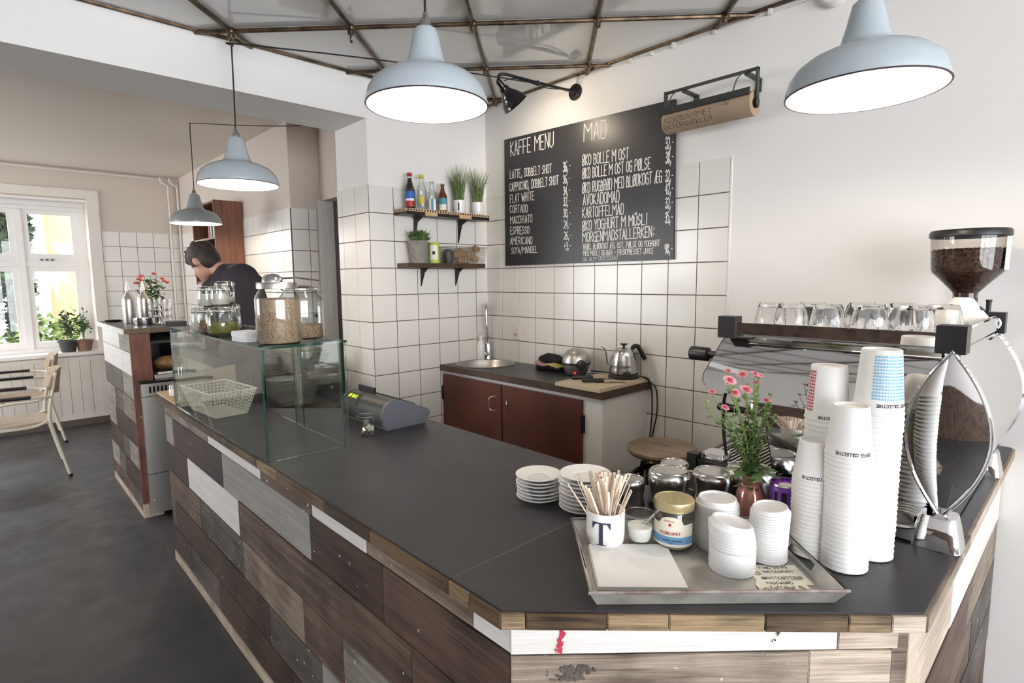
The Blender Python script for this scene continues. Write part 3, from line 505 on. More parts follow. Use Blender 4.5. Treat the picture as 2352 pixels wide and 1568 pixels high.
# ---------------------------------------------------------------- chalkboard
cbd = thing('chalkboard', 'large black menu chalkboard with white hand lettering on the tiled wall', 'chalkboard', (0.84, -0.012, 2.0))
P(cbd, 'panel', 'blackboard', G().prism([(.216, 1.611), (1.478, 1.613), (1.468, 2.402), (.218, 2.432)], -.024, -.0085, 'y'), 0)
LINES = [('KAFFE MENU',.278,2.319,.652,2.312,.087),('LATTE, DOBBELT SHOT',.271,2.176,.637,2.163,.051),('CAPPUCINO, DOBBELT SHOT',.266,2.094,.693,2.087,.052),('FLAT WHITE',.269,2.019,.488,2.017,.052),('CORTADO',.268,1.956,.43,1.945,.049),('MACCHIATO',.269,1.884,.47,1.88,.048),('ESPRESSO',.268,1.816,.442,1.809,.048),('AMERICANO',.267,1.75,.469,1.743,.046),('SOYA/MANDEL',.275,1.688,.515,1.688,.041),
('36,-',.732,2.153,.79,2.156,.057),('36,-',.731,2.086,.788,2.084,.05),('34,-',.733,2.018,.788,2.015,.05),('32,-',.733,1.955,.788,1.953,.051),('30,-',.734,1.888,.79,1.885,.049),('24,-',.737,1.823,.793,1.821,.045),('26,-',.739,1.757,.798,1.756,.045),('+3,-',.737,1.695,.794,1.694,.044),
('MAD',.89,2.303,1.049,2.293,.095),('ØKO BOLLE M OST',.88,2.167,1.196,2.155,.06),('ØKO BOLLE M OST OG PØLSE',.881,2.093,1.334,2.084,.059),('ØKO RUGBRØD MED BLØDKOGT ÆG',.881,2.011,1.402,2.008,.059),('AVOKADOMAD',.886,1.943,1.14,1.936,.061),('KARTOFFELMAD',.882,1.872,1.169,1.867,.057),('ØKO YOGHURT M MÜSLI',.882,1.795,1.321,1.8,.059),('MORGENMADSTALLERKEN:',.883,1.731,1.367,1.734,.055),('BRØD, BLØDKOGT ÆG, OST, PØLSE OG YOGHURT',.888,1.689,1.397,1.685,.031),('MED MÜSLI OG BÆR + FRISKPRESSET JUICE',.888,1.652,1.361,1.647,.029),('OG ALM CROISSANT',.888,1.621,1.14,1.622,.023),
('32,-',1.421,2.169,1.465,2.168,.057),('38,-',1.424,2.097,1.467,2.096,.058),('32,-',1.424,2.006,1.468,2.004,.058),('42,-',1.426,1.945,1.47,1.943,.052),('32,-',1.427,1.874,1.47,1.873,.052),('35,-',1.428,1.8,1.47,1.8,.053),('98,-',1.428,1.642,1.473,1.644,.05)]
for s_, x0, z0, x1, z1, h in LINES:
    k = (z1-z0)/(x1-x0); g = letter(G(), s_, lambda u, v: (x0+u, -.0246, z0+u*k+v), h, x1-x0, thick=max(.0030, min(.0062, h*0.085)) if h > .024 else .0018)
    P(cbd, 'lettering', 'chalk', g, 0)
P(cbd, 'screw', 'steel', G().blob((.232, -.0245, 2.41), .004, 8, 6).blob((.80, -.0245, 1.622), .004, 8, 6))

# ---------------------------------------------------------------- kraft paper roll on its bracket
pr_ = thing('paper_roll_holder', 'dark metal wall bracket holding the roll of brown paper', 'bracket', (1.69, -0.002, 2.41))
yb = -.125
P(pr_, 'frame', 'frame_green', G().box(1.475, yb-.008, 2.398, 1.925, yb+.008, 2.408).box(1.475, yb-.012, 2.258, 1.483, yb+.012, 2.408).box(1.917, yb-.012, 2.258, 1.925, yb+.012, 2.408).blob((1.925, yb, 2.265), (.006, .016, .02), 10, 6).blob((1.475, yb, 2.265), (.006, .016, .02), 10, 6), 0)
for x in (1.575, 1.875): P(pr_, 'wall_arm', 'frame_green', G().box(x-.012, yb, 2.388, x+.012, -.001, 2.398).box(x-.012, -.012, 2.34, x+.012, -.001, 2.398), 0)
P(pr_, 'cutter_bar', 'frame_green', G().prism([(yb-.05, 2.292), (yb-.036, 2.325), (yb-.03, 2.325), (yb-.042, 2.29)], 1.47, 1.905, 'x').tube([(1.47, yb-.047, 2.296), (1.905, yb-.047, 2.296)], .004, 6), 0)
for x in (1.51, 1.83): P(pr_, 'spring', 'frame_green', G().tube(smoothpath([(x+.03, yb-.005, 2.40), (x+.01, yb-.02, 2.375), (x, yb-.035, 2.325)], 5), .003, 6))
kr = thing('paper_roll', 'roll of brown kraft paper with handwriting, mounted over the chalkboard corner', 'paper roll', (1.69, yb, 2.262))
P(kr, 'paper', 'kraft', G().lathe([(.02, 1.488), (.052, 1.488), (.052, 1.912), (.02, 1.912), (.02, 1.488)], 40, (0, yb, 2.262), 'x', cap=False))
P(kr, 'core', 'black_metal', G().lathe([(.001, 1.478), (.022, 1.478), (.022, 1.922), (.001, 1.922)], 20, (0, yb, 2.262), 'x'))
def onroll(x0, a0): return lambda u, v: (x0+u, yb - .0526*cos(a0 + v/.052), 2.262 + .0526*sin(a0 + v/.052))
for s_, x0, a0, w in (('AGGERENIRMET', 1.50, -.25, .24), ('EKTERNVEKLER', 1.50, -.85, .24), ('32', 1.79, .15, .03)): P(kr, 'handwriting', 'ink', letter(G(), s_, onroll(x0, a0), .022, w, .0018, seg=.004), 0)

# ---------------------------------------------------------------- wall shelves and what stands on them
def bracket(y, z, L, dep_):
    return G().box(.002, y-.011, z-L, .006, y+.011, z).prism([(.006, z-.004), (dep_, z-.004), (dep_, z), (.006, z)], y-.011, y+.011, 'y').prism([(.006, z-L), (.010, z-L), (.05, z-.03), (dep_-.01, z-.004), (.006, z-.004)], y-.003, y+.003, 'y')
s1 = thing('wall_shelf', 'upper wall shelf of dark slats with square-punched front edge', 'shelf', (0, -.43, 1.925))
P(s1, 'board', 'oak_dark', G().box(.008, -.748, 1.912, .146, -.112, 1.935), 0)
P(s1, 'edge', 'wood_light', G().box(.146, -.752, 1.928, .152, -.108, 1.944).box(.008, -.754, 1.928, .152, -.748, 1.944), 0)
for k, (a, b, m) in enumerate(((-.752, -.62, 'black_plastic'), (-.62, -.53, 'beech'), (-.53, -.36, 'black_plastic'), (-.36, -.26, 'beech'), (-.26, -.108, 'black_plastic'))): P(s1, 'edge_block', m, G().box(.146, a, 1.908, .1525, b, 1.928), 0)
P(s1, 'square_hole', 'black_plastic', sum_g([G().box(.1515, -.745 + .0196*k, 1.931, .1526, -.735 + .0196*k, 1.941) for k in range(33)] + [G().box(.02 + .018*k, -.7546, 1.931, .029 + .018*k, -.7535, 1.941) for k in range(7)]), 0)
for y in (-.608, -.26): P(s1, 'bracket', 'black_metal', bracket(y, 1.908, .145, .12), 0)
s2 = thing('wall_shelf', 'lower wall shelf of plain brown wood under the punched one', 'shelf', (0, -.43, 1.60))
P(s2, 'board', 'oak_dark', G().box(.008, -.738, 1.597, .134, -.134, 1.624), 0)
for y in (-.566, -.29): P(s2, 'bracket', 'black_metal', bracket(y, 1.597, .115, .10), 0)
ZS1 = 1.9445; ZS2 = 1.6245
def bottle(x, y, z, r, h, glass, fill, capm, label, lab, big):
    t = thing('bottle', label, 'bottle', (x, y, z))
    k = h/.217; sh = .52*h if big else .5*h
    pr = [(0, .002), (r*.9, 0), (r, .006), (r, sh), (r*.93, sh+.02*k), (r*.55, sh+.05*k), (r*.42, sh+.07*k), (r*.40, h-.012), (r*.46, h-.011), (r*.46, h-.006), (r*.38, h-.004)]
    G().lathe(pr, 20, cap=False).o('glass', glass, t)
    if fill: G().lathe([(0, .004), (r*.93, .004), (r*.94, sh), (r*.5, sh+.05*k), (r*.34, sh+.075*k), (r*.33, h-.05*k), (0, h-.05*k)], 18).o('drink', fill, t)
    G().lathe([(r*.50, h-.016), (r*.52, h-.002), (r*.46, h+.002), (0, h+.0025)] if big else [(r*.5, h-.006), (r*.47, h), (0, h+.001)], 16, cap=False).o('bottle_cap', capm, t)
    cam_a = math.atan2(-2.6055-y, 3.004-x)
    for m, z0, z1, wd in lab: G().lathe([(r*1.012, z0*h), (r*1.012, z1*h)], 14, cap=False, a0=cam_a-wd, a1=cam_a+wd).o('bottle_label', m, t)
bottle(.07, -.672, ZS1, .0315, .217, 'glass_clear', 'cola', 'red', 'dark soda bottle with a red cap and blue and red label', [('blue', .30, .50, 1.0), ('paper_white', .24, .30, .9), ('red', .08, .24, .9)], True)
bottle(.07, -.586, ZS1, .0308, .215, 'glass_clear', None, 'yellow', 'clear soda bottle with a yellow cap and round yellow label', [('yellow', .17, .205, .3), ('yellow', .205, .37, .48), ('yellow', .37, .405, .3)], True)
bottle(.07, -.508, ZS1, .0285, .183, 'glass_clear', None, 'steel', 'small clear bottle with a pale blue and white label', [('paper_white', .05, .42, .9), ('teal', .05, .42, .25)], False)
bottle(.07, -.427, ZS1, .029, .18, 'bottle_amber', None, 'steel', 'small amber bottle with a teal and cream label', [('teal', .28, .5, 1.0), ('label_cream', .08, .28, .9)], False)
def chives(y, label, mark):
    t = thing('potted_chives', label, 'plant', (.07, y, ZS1))
    G().lathe([(0, 0), (.028, 0), (.034, .006), (.0385, .02), (.041, .088), (.0385, .088), (.036, .03), (0, .03)], 28).o('cup', 'porcelain', t)
    G().lathe([(0, .074), (.0385, .076)], 16, cap=False).o('soil', 'soil', t)
    rnd = random.Random(int(-y*1000)); g = G()
    for k in range(120):
        a = rnd.uniform(0, 2*PI); r0 = rnd.uniform(0, .03); lean = rnd.uniform(0, .35)*(1.6 if k % 13 == 0 else 1); h = rnd.uniform(.13, .25)*(1.15 if k % 9 == 0 else 1); b = Vector((r0*cos(a), r0*sin(a), .075)); d = a + rnd.uniform(-.6, .6)
        dx = Vector((cos(d), sin(d), 0)); mid = b + dx*lean*h*.35 + Vector((0, 0, h*.55)); tip = b + dx*lean*h + Vector((0, 0, h*(1-.3*lean)))
        if (tip.x + .07) < .012: tip.x = -.055; mid.x = max(mid.x, -.05)
        g.tube([b, mid, tip], .0019, 4, r1=.0006)
    g.o('chives', 'chive', t, kind='stuff')
    if mark:
        a0 = math.atan2(-2.6055-y, 3.0-.07) - .15; letter(G(), 'I', lambda u, v: ((.0405+v*.03)*cos(a0+u/.04), (.0405+v*.03)*sin(a0+u/.04), .026+v), .042, .004, .008, 0).o('letter', 'ink', t, smooth=0)
chives(-.293, 'chives growing in the white cup marked with a black letter', True)
chives(-.138, 'chives growing in the plain white cup at the shelf end', False)
t = thing('herb_pot', 'grey concrete pot of green herbs at the end of the lower shelf', 'plant', (.075, -.628, ZS2))
G().lathe([(0, 0), (.046, 0), (.066, .135), (.061, .135), (.058, .11), (0, .11)], 30).o('pot', 'concrete', t); G().lathe([(0, .112), (.058, .113)], 18, cap=False).o('soil', 'soil', t)
rnd = random.Random(5); g = G()
for k in range(26):
    a = rnd.uniform(0, 2*PI); b = Vector((.04*cos(a)*rnd.random(), .04*sin(a)*rnd.random(), .11)); tip = b + Vector((cos(a)*.05*rnd.random() + .012, sin(a)*.07*rnd.random(), rnd.uniform(.04, .10))); g.tube([b, tip], .0015, 5)
g.o('stems', 'stem', t, kind='stuff'); leaves(170, inblob((.01, 0, .165), (.055, .075, .042)), .015, 8).o('leaves', 'leaf', t, smooth=0, kind='stuff')
t = thing('tea_tin', 'green and white cylindrical tin between herb pot and wire basket', 'tin', (.075, -.508, ZS2))
G().lathe([(0, 0), (.034, 0), (.034, .128), (.031, .131), (0, .131)], 28).o('body', 'green_tin', t); ca = math.atan2(-2.1, 2.93)
G().lathe([(.0344, .022), (.0344, .112)], 14, cap=False, a0=ca-.75, a1=ca+.75).o('label', 'label_cream', t); G().lathe([(.0349, .055), (.0349, .075)], 8, cap=False, a0=ca-.3, a1=ca+.2).o('emblem', 'ink', t)
def wire_basket(name, label, cat, loc, rz, L, Wd, H, flare, nx, ny, nz, m, r=.0012, feet=False):
    """open wire box: L along x, Wd along y, rim wider by flare on each side"""
    t = thing(name, label, cat, loc, rz)
    def pt(u, v, w): f = 1 + 0; return ((u-.5)*(L + 2*flare*w), (v-.5)*(Wd + 2*flare*w), w*H)
    g = G()
    for i in range(nx+1):
        u = i/nx; g.tube([pt(u, 0, 1), pt(u, 0, 0), pt(u, 1, 0), pt(u, 1, 1)], r, 4)
    for j in range(ny+1):
        v = j/ny; g.tube([pt(0, v, 1), pt(0, v, 0), pt(1, v, 0), pt(1, v, 1)], r, 4)
    for k in range(1, nz):
        w = k/nz; g.tube([pt(0, 0, w), pt(1, 0, w), pt(1, 1, w), pt(0, 1, w)], r, 4, True)
    g.o('wire_mesh', m, t, smooth=0)
    G().tube([pt(0, 0, 1), pt(1, 0, 1), pt(1, 1, 1), pt(0, 1, 1)], r*2.6, 6, True).o('rim', m, t)
    return t
wire_basket('wire_basket', 'silver wire basket of brown root vegetables on the lower shelf', 'basket', (.075, -.288, ZS2 + .001), PI/2, .31, .10, .105, .012, 26, 9, 10, 'wire_grey', .0009)
for k, (y, z, r, x, lb) in enumerate(((-.335, .062, .028, .075, 'leftmost in the basket, against the black container'), (-.285, .07, .03, .07, 'second from the left, heaped in the middle of the basket'), (-.23, .06, .028, .08, 'third from the left, resting low in the basket'), (-.185, .035, .026, .085, 'lowest at the right end of the basket'), (-.172, .10, .024, .085, 'topmost at the right rim of the basket'), (-.25, .028, .027, .07, 'under the heap at the basket bottom'), (-.30, .026, .027, .075, 'bottom layer beside the black container'))):
    tag(G().blob((0, 0, 0), (r, r*1.1, r*.9), 14, 9, bumpy=.5).o('root_vegetable', 'potato', None, (x, y, ZS2 + z)), 'round brown root vegetable, ' + lb, 'vegetable', 'root vegetables in the wire basket')
tag(G().lathe([(0, 0), (.030, .002), (.036, .04), (.034, .075), (.02, .088), (0, .09)], 18).o('black_container', 'black_plastic', None, (.075, -.398, ZS2 + .003)), 'rounded black container at the left end of the wire basket', 'container')

# ---------------------------------------------------------------- sink cabinet
sc = thing('sink_cabinet', 'white sink cabinet with two reddish brown doors under the tap', 'cabinet', (.67, -.2, 0))
P(sc, 'body', 'paint_white', G().box(.012, -.402, .06, 1.325, -.010, .60).box(.012, -.402, .60, 1.325, -.385, .9245).box(1.30, -.385, .60, 1.325, -.010, .9245).box(.012, -.385, .6, .03, -.01, .9245).box(.05, -.35, 0, 1.3, -.03, .06), 0)
for x0, x1, hx, sgn in ((.018, .590, .525, 1), (.603, 1.203, .655, -1)):
    d = P(sc, 'door', 'door_brown', G().box(x0, -.420, .12, x1, -.402, .900), 0)
    P(d, 'handle', 'steel', G().tube(smoothpath([(hx + sgn*.028, -.421, .822), (hx, -.436, .822), (hx - sgn*.012, -.448, .808), (hx - sgn*.014, -.448, .78), (hx - sgn*.012, -.448, .752), (hx, -.436, .740), (hx + sgn*.028, -.421, .74)], 4), .0028, 6), root=sc)
for x in (.012, 1.209): P(sc, 'hinge', 'black_metal', G().box(x-.004, -.425, .728, x+.006, -.402, .822), 0)
st = thing('sink_worktop', 'dark worktop with a brown edge on the sink cabinet', 'worktop', (.67, -.2, .925))
cx, cy, rr = .205, -.205, .186; g = G(); x0, x1, y0, y1, zt, zb = .009, 1.345, -.43, -.009, .963, .925; N = 64; ring = []; outer = []
for i in range(N):
    a = 2*PI*i/N + PI/N; c, s_ = cos(a), sin(a); ring.append((cx + rr*c, cy + rr*s_))
    k = min([v for v in ((x1-cx)/c if c > 0 else (x0-cx)/c, (y1-cy)/s_ if s_ > 0 else (y0-cy)/s_)]); outer.append((cx + c*k, cy + s_*k))
g.add([(p[0], p[1], zt) for p in ring] + [(p[0], p[1], zt) for p in outer] + [(p[0], p[1], zb) for p in ring], [(i, N+i, N+(i+1)%N, (i+1)%N) for i in range(N)] + [(2*N+i, i, (i+1)%N, 2*N+(i+1)%N) for i in range(N)])
o4 = [(x0, y0), (x1, y0), (x1, y1), (x0, y1)]
for i, p in enumerate(outer):   # corners of the rectangle
    q_ = outer[(i+1)%N]
    for c4 in o4:
        if abs(p[0]-c4[0]) > 1e-6 and abs(p[1]-c4[1]) < 1e-6 and abs(q_[0]-c4[0]) < 1e-6 and abs(q_[1]-c4[1]) > 1e-6 or abs(p[1]-c4[1]) > 1e-6 and abs(p[0]-c4[0]) < 1e-6 and abs(q_[1]-c4[1]) < 1e-6 and abs(q_[0]-c4[0]) > 1e-6: g.add([(p[0], p[1], zt), (c4[0], c4[1], zt), (q_[0], q_[1], zt)], [(0, 1, 2)])
P(st, 'sheet', 'laminate', g, 0)
P(st, 'edge_strip', 'oak_dark', G().box(x0, y0-.006, .925, x1+.006, y0, .962), 0); P(st, 'edge_strip', 'oak_dark', G().box(x1, y0, .925, x1+.006, y1, .962), 0)
bs = thing('sink_basin', 'round stainless steel sink basin set in the corner of the worktop', 'sink', (cx, cy, .963))
P(bs, 'bowl', 'steel_brushed', G().lathe([(.197, .964), (.198, .966), (.190, .9675), (.180, .964), (.172, .945), (.15, .87), (.12, .845), (.03, .84), (.0, .838)], 48, (cx, cy, 0), cap=False)); P(bs, 'drain', 'black_metal', G().lathe([(.0, .842), (.02, .842), (.02, .84)], 16, (cx, cy, 0), cap=False)); P(bs, 'overflow', 'black_metal', G().blob((cx+.10, cy+.115, .925), (.014, .014, .012), 10, 6))
tp = thing('tap', 'tall chrome swan-neck tap in the corner behind the sink', 'tap', (.045, -.045, .964))
G().lathe([(.026, 0), (.026, .004), (.022, .01), (.022, .10), (.018, .115), (.011, .13)], 24).o('body', 'chrome', tp)
G().tube(smoothpath([(0, 0, .12), (0, 0, .25), (.0, .0, .34), (.012, -.012, .372), (.04, -.04, .385), (.068, -.068, .37), (.078, -.078, .335), (.08, -.08, .25)], 6), .0095, 12).o('spout', 'chrome', tp)
G().lathe([(.0, .0), (.016, 0), (.016, .03), (.012, .034), (0, .035)], 16, (0, 0, 0)).xf(Matrix.Translation((.008, -.012, .035)) @ Matrix.Rotation(R(70), 4, Vector((cos(R(35)), sin(R(35)), 0)))).o('lever', 'chrome', tp)
sb = thing('soap_bottle', 'white soap bottle standing in the corner behind the tap', 'bottle', (.032, -.098, .9635))
G().lathe([(0, 0), (.028, 0), (.03, .01), (.03, .10), (.022, .125), (.013, .135), (.013, .15), (0, .15)], 20).o('body', 'porcelain', sb); G().lathe([(.014, .148), (.014, .165), (.005, .17), (.005, .185), (0, .185)], 14).o('pump', 'paint_white', sb)
ow = thing('power_outlet', 'white wall socket on the tiles right of the tap', 'socket', (.304, -.008, 1.166))
P(ow, 'plate', 'paint_cream', G().box(.266, -.020, 1.118, .341, -.0075, 1.213), 0); P(ow, 'socket_face', 'paint_cream', G().lathe([(.026, -.02), (.026, -.024), (.022, -.024), (.022, -.0205), (0, -.0205)], 24, (.304, 0, 1.155), 'y', cap=False)); P(ow, 'socket_hole', 'ink', sum_g([G().lathe([(.004, -.0205), (.004, -.022), (0, -.022)], 8, (.304+dx, 0, 1.155+dz), 'y') for dx, dz in ((-.01, 0), (.01, 0), (0, -.012))]))
tw = thing('folded_towels', 'folded black terry towels with a pink and a yellow cloth between', 'towels', (.70, -.085, .9635))
def fold(cx_, cy_, z, L, Wd, h, rz, bump, seed):
    rnd = random.Random(seed); g = G(); nx, ny = 16, 12; vs = []
    for j in range(ny):
        a = 2*PI*j/ny
        for i in range(nx):
            u = -.5*cos(PI*i/(nx-1)); w = max(.25, 1 - abs(2*u)**8)**.5; dz = rnd.uniform(-1, 1)*bump
            ca_, sa_ = cos(a), sin(a); ca_ = abs(ca_)**.6*(1 if ca_ > 0 else -1); vs.append((u*L, ca_*Wd/2*w + dz, sa_*h/2*w*(1 + .3*sin(u*9 + seed)) + dz + .006*sin(u*7 + seed)))
    fs = [(j*nx+i, j*nx+i+1, ((j+1)%ny)*nx+i+1, ((j+1)%ny)*nx+i) for j in range(ny) for i in range(nx-1)] + [tuple(j*nx for j in range(ny)), tuple(j*nx+nx-1 for j in range(ny))[::-1]]
    return g.add(vs, fs).xf(Matrix.Translation((cx_, cy_, z)) @ Matrix.Rotation(rz, 4, 'Z'))
fold(0, 0, .018, .215, .13, .032, .1, .003, 1).o('black_towel', 'towel_black', tw, smooth=60); fold(-.02, -.02, .040, .17, .11, .014, .3, .004, 5).o('pink_cloth', 'towel_pink', tw, smooth=60); fold(.03, -.02, .036, .16, .11, .012, -.1, .004, 7).o('yellow_cloth', 'towel_yellow', tw, smooth=60); fold(.0, .015, .066, .20, .12, .04, .12, .004, 3).o('black_towel', 'towel_black', tw, smooth=60)
cb = tag(G().box(-.145, -.218, 0, .145, .218, .018).o('cutting_board', 'cork_board', None, (1.2, -.236, .9635), (0, 0, 0), 0), 'pale cutting board under the kettle at the worktop end', 'cutting board')
eg = thing('egg_boiler', 'egg-shaped brushed steel egg boiler with a black band', 'egg boiler', (.925, -.13, .9635))
G().lathe([(0, .004), (.05, .004), (.06, .008), (.074, .04), (.080, .062), (.0805, .066)], 36).o('base', 'steel_brushed', eg); G().lathe([(.082, .064), (.083, .068), (.083, .074), (.082, .077)], 36).o('band', 'black_plastic', eg)
G().lathe([(.0808, .076), (.079, .095), (.070, .123), (.052, .144), (.028, .155), (0, .158)], 36, cap=False).o('dome', 'steel_brushed', eg); G().lathe([(.055, 0), (.058, .008)], 28).o('foot', 'black_plastic', eg)
ca = math.atan2(-2.47, 2.08) + .35
G().lathe([(0, 0), (.028, 0), (.028, .014), (.02, .018), (0, .019)], 20).xf(Matrix.Translation((.076*cos(ca), .076*sin(ca), .07)) @ Matrix.Rotation(ca, 4, 'Z') @ Matrix.Rotation(R(90), 4, 'Y')).o('knob', 'black_plastic', eg)
a2 = math.atan2(-2.47, 2.08) - .1; G().blob((.066*cos(a2), .066*sin(a2), .022), .007, 10, 7).o('switch', 'orange_led', eg)
kt = thing('kettle', 'steel gooseneck kettle with a black handle on its base', 'kettle', (1.235, -.10, .9817))
G().lathe([(0, 0), (.082, 0), (.083, .012), (.078, .018), (.078, .03), (0, .031)], 36).o('base', 'black_plastic', kt)
G().lathe([(.076, .031), (.077, .05), (.0735, .07), (.0745, .075), (.068, .095), (.069, .10), (.061, .12), (.062, .125), (.053, .146), (.046, .158), (.04, .162), (.02, .165), (0, .166)], 36).o('body', 'steel', kt)
G().lathe([(.006, .166), (.006, .174), (.02, .183), (.021, .187), (0, .189)], 18).o('lid_knob', 'black_plastic', kt)
hd = Vector((.687, .727, 0)); 
G().tube(smoothpath([hd*-.062 + Vector((0, 0, .06)), hd*-.082 + Vector((0, 0, .075)), hd*-.09 + Vector((0, 0, .11)), hd*-.098 + Vector((0, 0, .15)), hd*-.112 + Vector((0, 0, .172)), hd*-.125 + Vector((0, 0, .176))], 6), .0072, 10, r1=.005).o('spout', 'steel', kt)
G().tube(smoothpath([hd*.045 + Vector((0, 0, .158)), hd*.058 + Vector((0, 0, .172)), hd*.075 + Vector((0, 0, .172)), hd*.09 + Vector((0, 0, .15)), hd*.105 + Vector((0, 0, .12)), hd*.116 + Vector((0, 0, .10))], 6), .0115, 10).o('handle', 'black_plastic', kt)
def knife(name, label, loc, rz, wl_):
    t = thing(name, label, 'knife', loc, rz)
    G().lathe([(.008, 0), (.0115, .01), (.010, .05), (.012, .10), (.009, .115)], 12, (0, 0, .012), 'x').o('handle', 'black_plastic', t)
    G().add([(.115, -.012, .004), (.115+wl_, -.002, .0015), (.115+wl_*.8, .014, .0015), (.115, .014, .004), (.115, -.012, .0055), (.115+wl_, -.002, .003), (.115+wl_*.8, .014, .003), (.115, .014, .0055)], [(3,2,1,0), (4,5,6,7), (0,1,5,4), (1,2,6,5), (2,3,7,6), (3,0,4,7)]).o('blade', 'steel', t, smooth=0)
knife('kitchen_knife', 'kitchen knife on the board whose black handle points at the towels', (1.075, -.345, .9818), R(48), .15)
knife('kitchen_knife', 'kitchen knife on the board with a round-ended handle, nearer the kettle', (1.165, -.37, .9818), R(40), .12)
for k, (x, dx) in enumerate(((1.352, .0), (1.362, .02))):
    tag(G().tube(smoothpath([(1.28 if k else .99, -.06 if k else -.08, .99 if k else .99), (1.32, -.05, .99), (x+.005, -.04, .965), (x+.016+dx, -.03, .92), (x+.02+dx, -.028, .80), (x+.01+dx*.3, -.026, .68), (x-.01, -.024, .5), (x-.01, -.022, .12)], 6), .0038, 7).o('power_cable', 'cable_black'), 'black appliance cable hanging off the worktop end, the %s of two' % ('outer' if k else 'inner'), 'cable', 'cables beside the sink cabinet')
tag(G().tube(smoothpath([(1.30, -.02, .925), (1.345, -.03, .9), (1.342, -.05, .80), (1.336, -.09, .70), (1.335, -.11, .5)], 5), .0018, 6).o('thin_cable', 'paint_white'), 'thin white cable hanging down the cabinet side', 'cable')

# workshop stool
sl = thing('stool', 'round wooden workshop stool with a dark bent steel frame', 'stool', (1.655, -.385, 0))
G().lathe([(0, .712), (.13, .712), (.150, .718), (.158, .73), (.157, .742), (.146, .750), (.10, .747), (0, .744)], 44).o('seat', 'stool_wood', sl); G().lathe([(.05, .695), (.05, .711)], 20).lathe([(.018, .42), (.018, .70)], 16).o('spindle', 'black_metal', sl)
for k in range(4):
    a = R(225 + 90*k + 18); d = Vector((cos(a), sin(a), 0)); G().tube(smoothpath([d*.02 + Vector((0, 0, .655)), d*.08 + Vector((0, 0, .66)), d*.14 + Vector((0, 0, .64)), d*.18 + Vector((0, 0, .58)), d*.20 + Vector((0, 0, .3)), d*.215 + Vector((0, 0, .005))], 5), .0125, 8).o('leg', 'black_metal', sl)
G().tube([(.2*cos(a*PI/16), .2*sin(a*PI/16), .25) for a in range(32)], .008, 6, True).o('foot_ring', 'black_metal', sl)
CAMX, CAMY = 3.004, -2.6055
def face(x, y): return math.atan2(CAMY - y, CAMX - x)     # bearing from a thing to the room's front corner
RH = Vector((.687, .727, 0)); FH = Vector((-.727, .687, 0))
# ---------------------------------------------------------------- espresso machine
em = thing('espresso_machine', 'mirror-polished espresso machine with lens-shaped end panels on the counter', 'espresso machine', (2.5, -.74, ZC))
YF, YB = -1.045, -.40
P(em, 'core', 'steel', G().box(2.34, -.96, 1.17, 2.74, YB-.09, 1.35).box(2.43, -1.02, .985, 2.74, YB-.03, 1.17), 0)
prof = [(2.231, 1.335), (2.757, 1.350), (2.757, .985), (2.405, .985), (2.390, 1.076), (2.372, 1.150), (2.350, 1.170), (2.299, 1.178), (2.219, 1.186), (2.196, 1.195), (2.184, 1.21), (2.186, 1.228)]
def grow(p, e): c = (2.45, 1.2); return [(x + (e if x > c[0] else -e), z + (e if z > c[1] else -e)) for x, z in p]
LB = [(.985, 2.405), (1.03, 2.398), (1.076, 2.390), (1.12, 2.380), (1.150, 2.372), (1.168, 2.350), (1.178, 2.299), (1.186, 2.219), (1.195, 2.196), (1.21, 2.186), (1.228, 2.186), (1.26, 2.200), (1.29, 2.213), (1.315, 2.223), (1.335, 2.231), (1.348, 2.245)]
def bowed(y, sgn, e, th):
    g = G(); cv = lambda z: y - sgn*(.75*max(0, z-1.10)**2); n = len(LB); R_ = 2.757
    zz_ = [z + (e if i == n-1 else (-e if i == 0 else 0)) for i, (z, _) in enumerate(LB)]
    vs = [p for i, (z, x) in enumerate(LB) for p in ((x - e, cv(zz_[i]), zz_[i]), (R_, cv(zz_[i]), zz_[i]), (x - e, cv(zz_[i]) - sgn*th, zz_[i]), (R_, cv(zz_[i]) - sgn*th, zz_[i]))]
    fs = []
    for i in range(n-1):
        a_ = 4*i; fs += [(a_, a_+1, a_+5, a_+4), (a_+2, a_+6, a_+7, a_+3), (a_, a_+4, a_+6, a_+2), (a_+1, a_+3, a_+7, a_+5)]
    return g.add(vs, fs + [(0, 2, 3, 1), (4*n-4, 4*n-3, 4*n-1, 4*n-2)])
for y, sg_ in ((YF, -1), (YB, 1)):
    s_ = P(em, 'side_panel', 'chrome', bowed(y, sg_, 0, .012), 40)
    P(s_, 'panel_edge', 'black_metal', bowed(y - sg_*.003, sg_, .004, .008), 40, root=em)
P(em, 'drip_tray', 'black_plastic', G().box(2.165, -1.06, .93, 2.42, YB-.02, .968).box(2.155, -1.065, .925, 2.185, -1.03, .985).box(2.155, YB-.04, .925, 2.185, YB, .985), 0)
P(em, 'drip_grill', 'steel', sum_g([G().box(2.19, -1.045, .969, 2.41, -1.03, .974), G().box(2.19, YB-.05, .969, 2.41, YB-.04, .974), G().box(2.19, -1.04, .969, 2.2, YB-.04, .974)] + [G().box(2.205 + .014*k, -1.04, .969, 2.211 + .014*k, YB-.045, .973) for k in range(15)]), 0)
P(em, 'base', 'chrome', G().prism([(-1.112, .918), (-1.112, .950), (-1.075, .966), (-1.06, .986), (YB, .986), (YB, .918)], 2.462, 2.795, 'x'), 0)
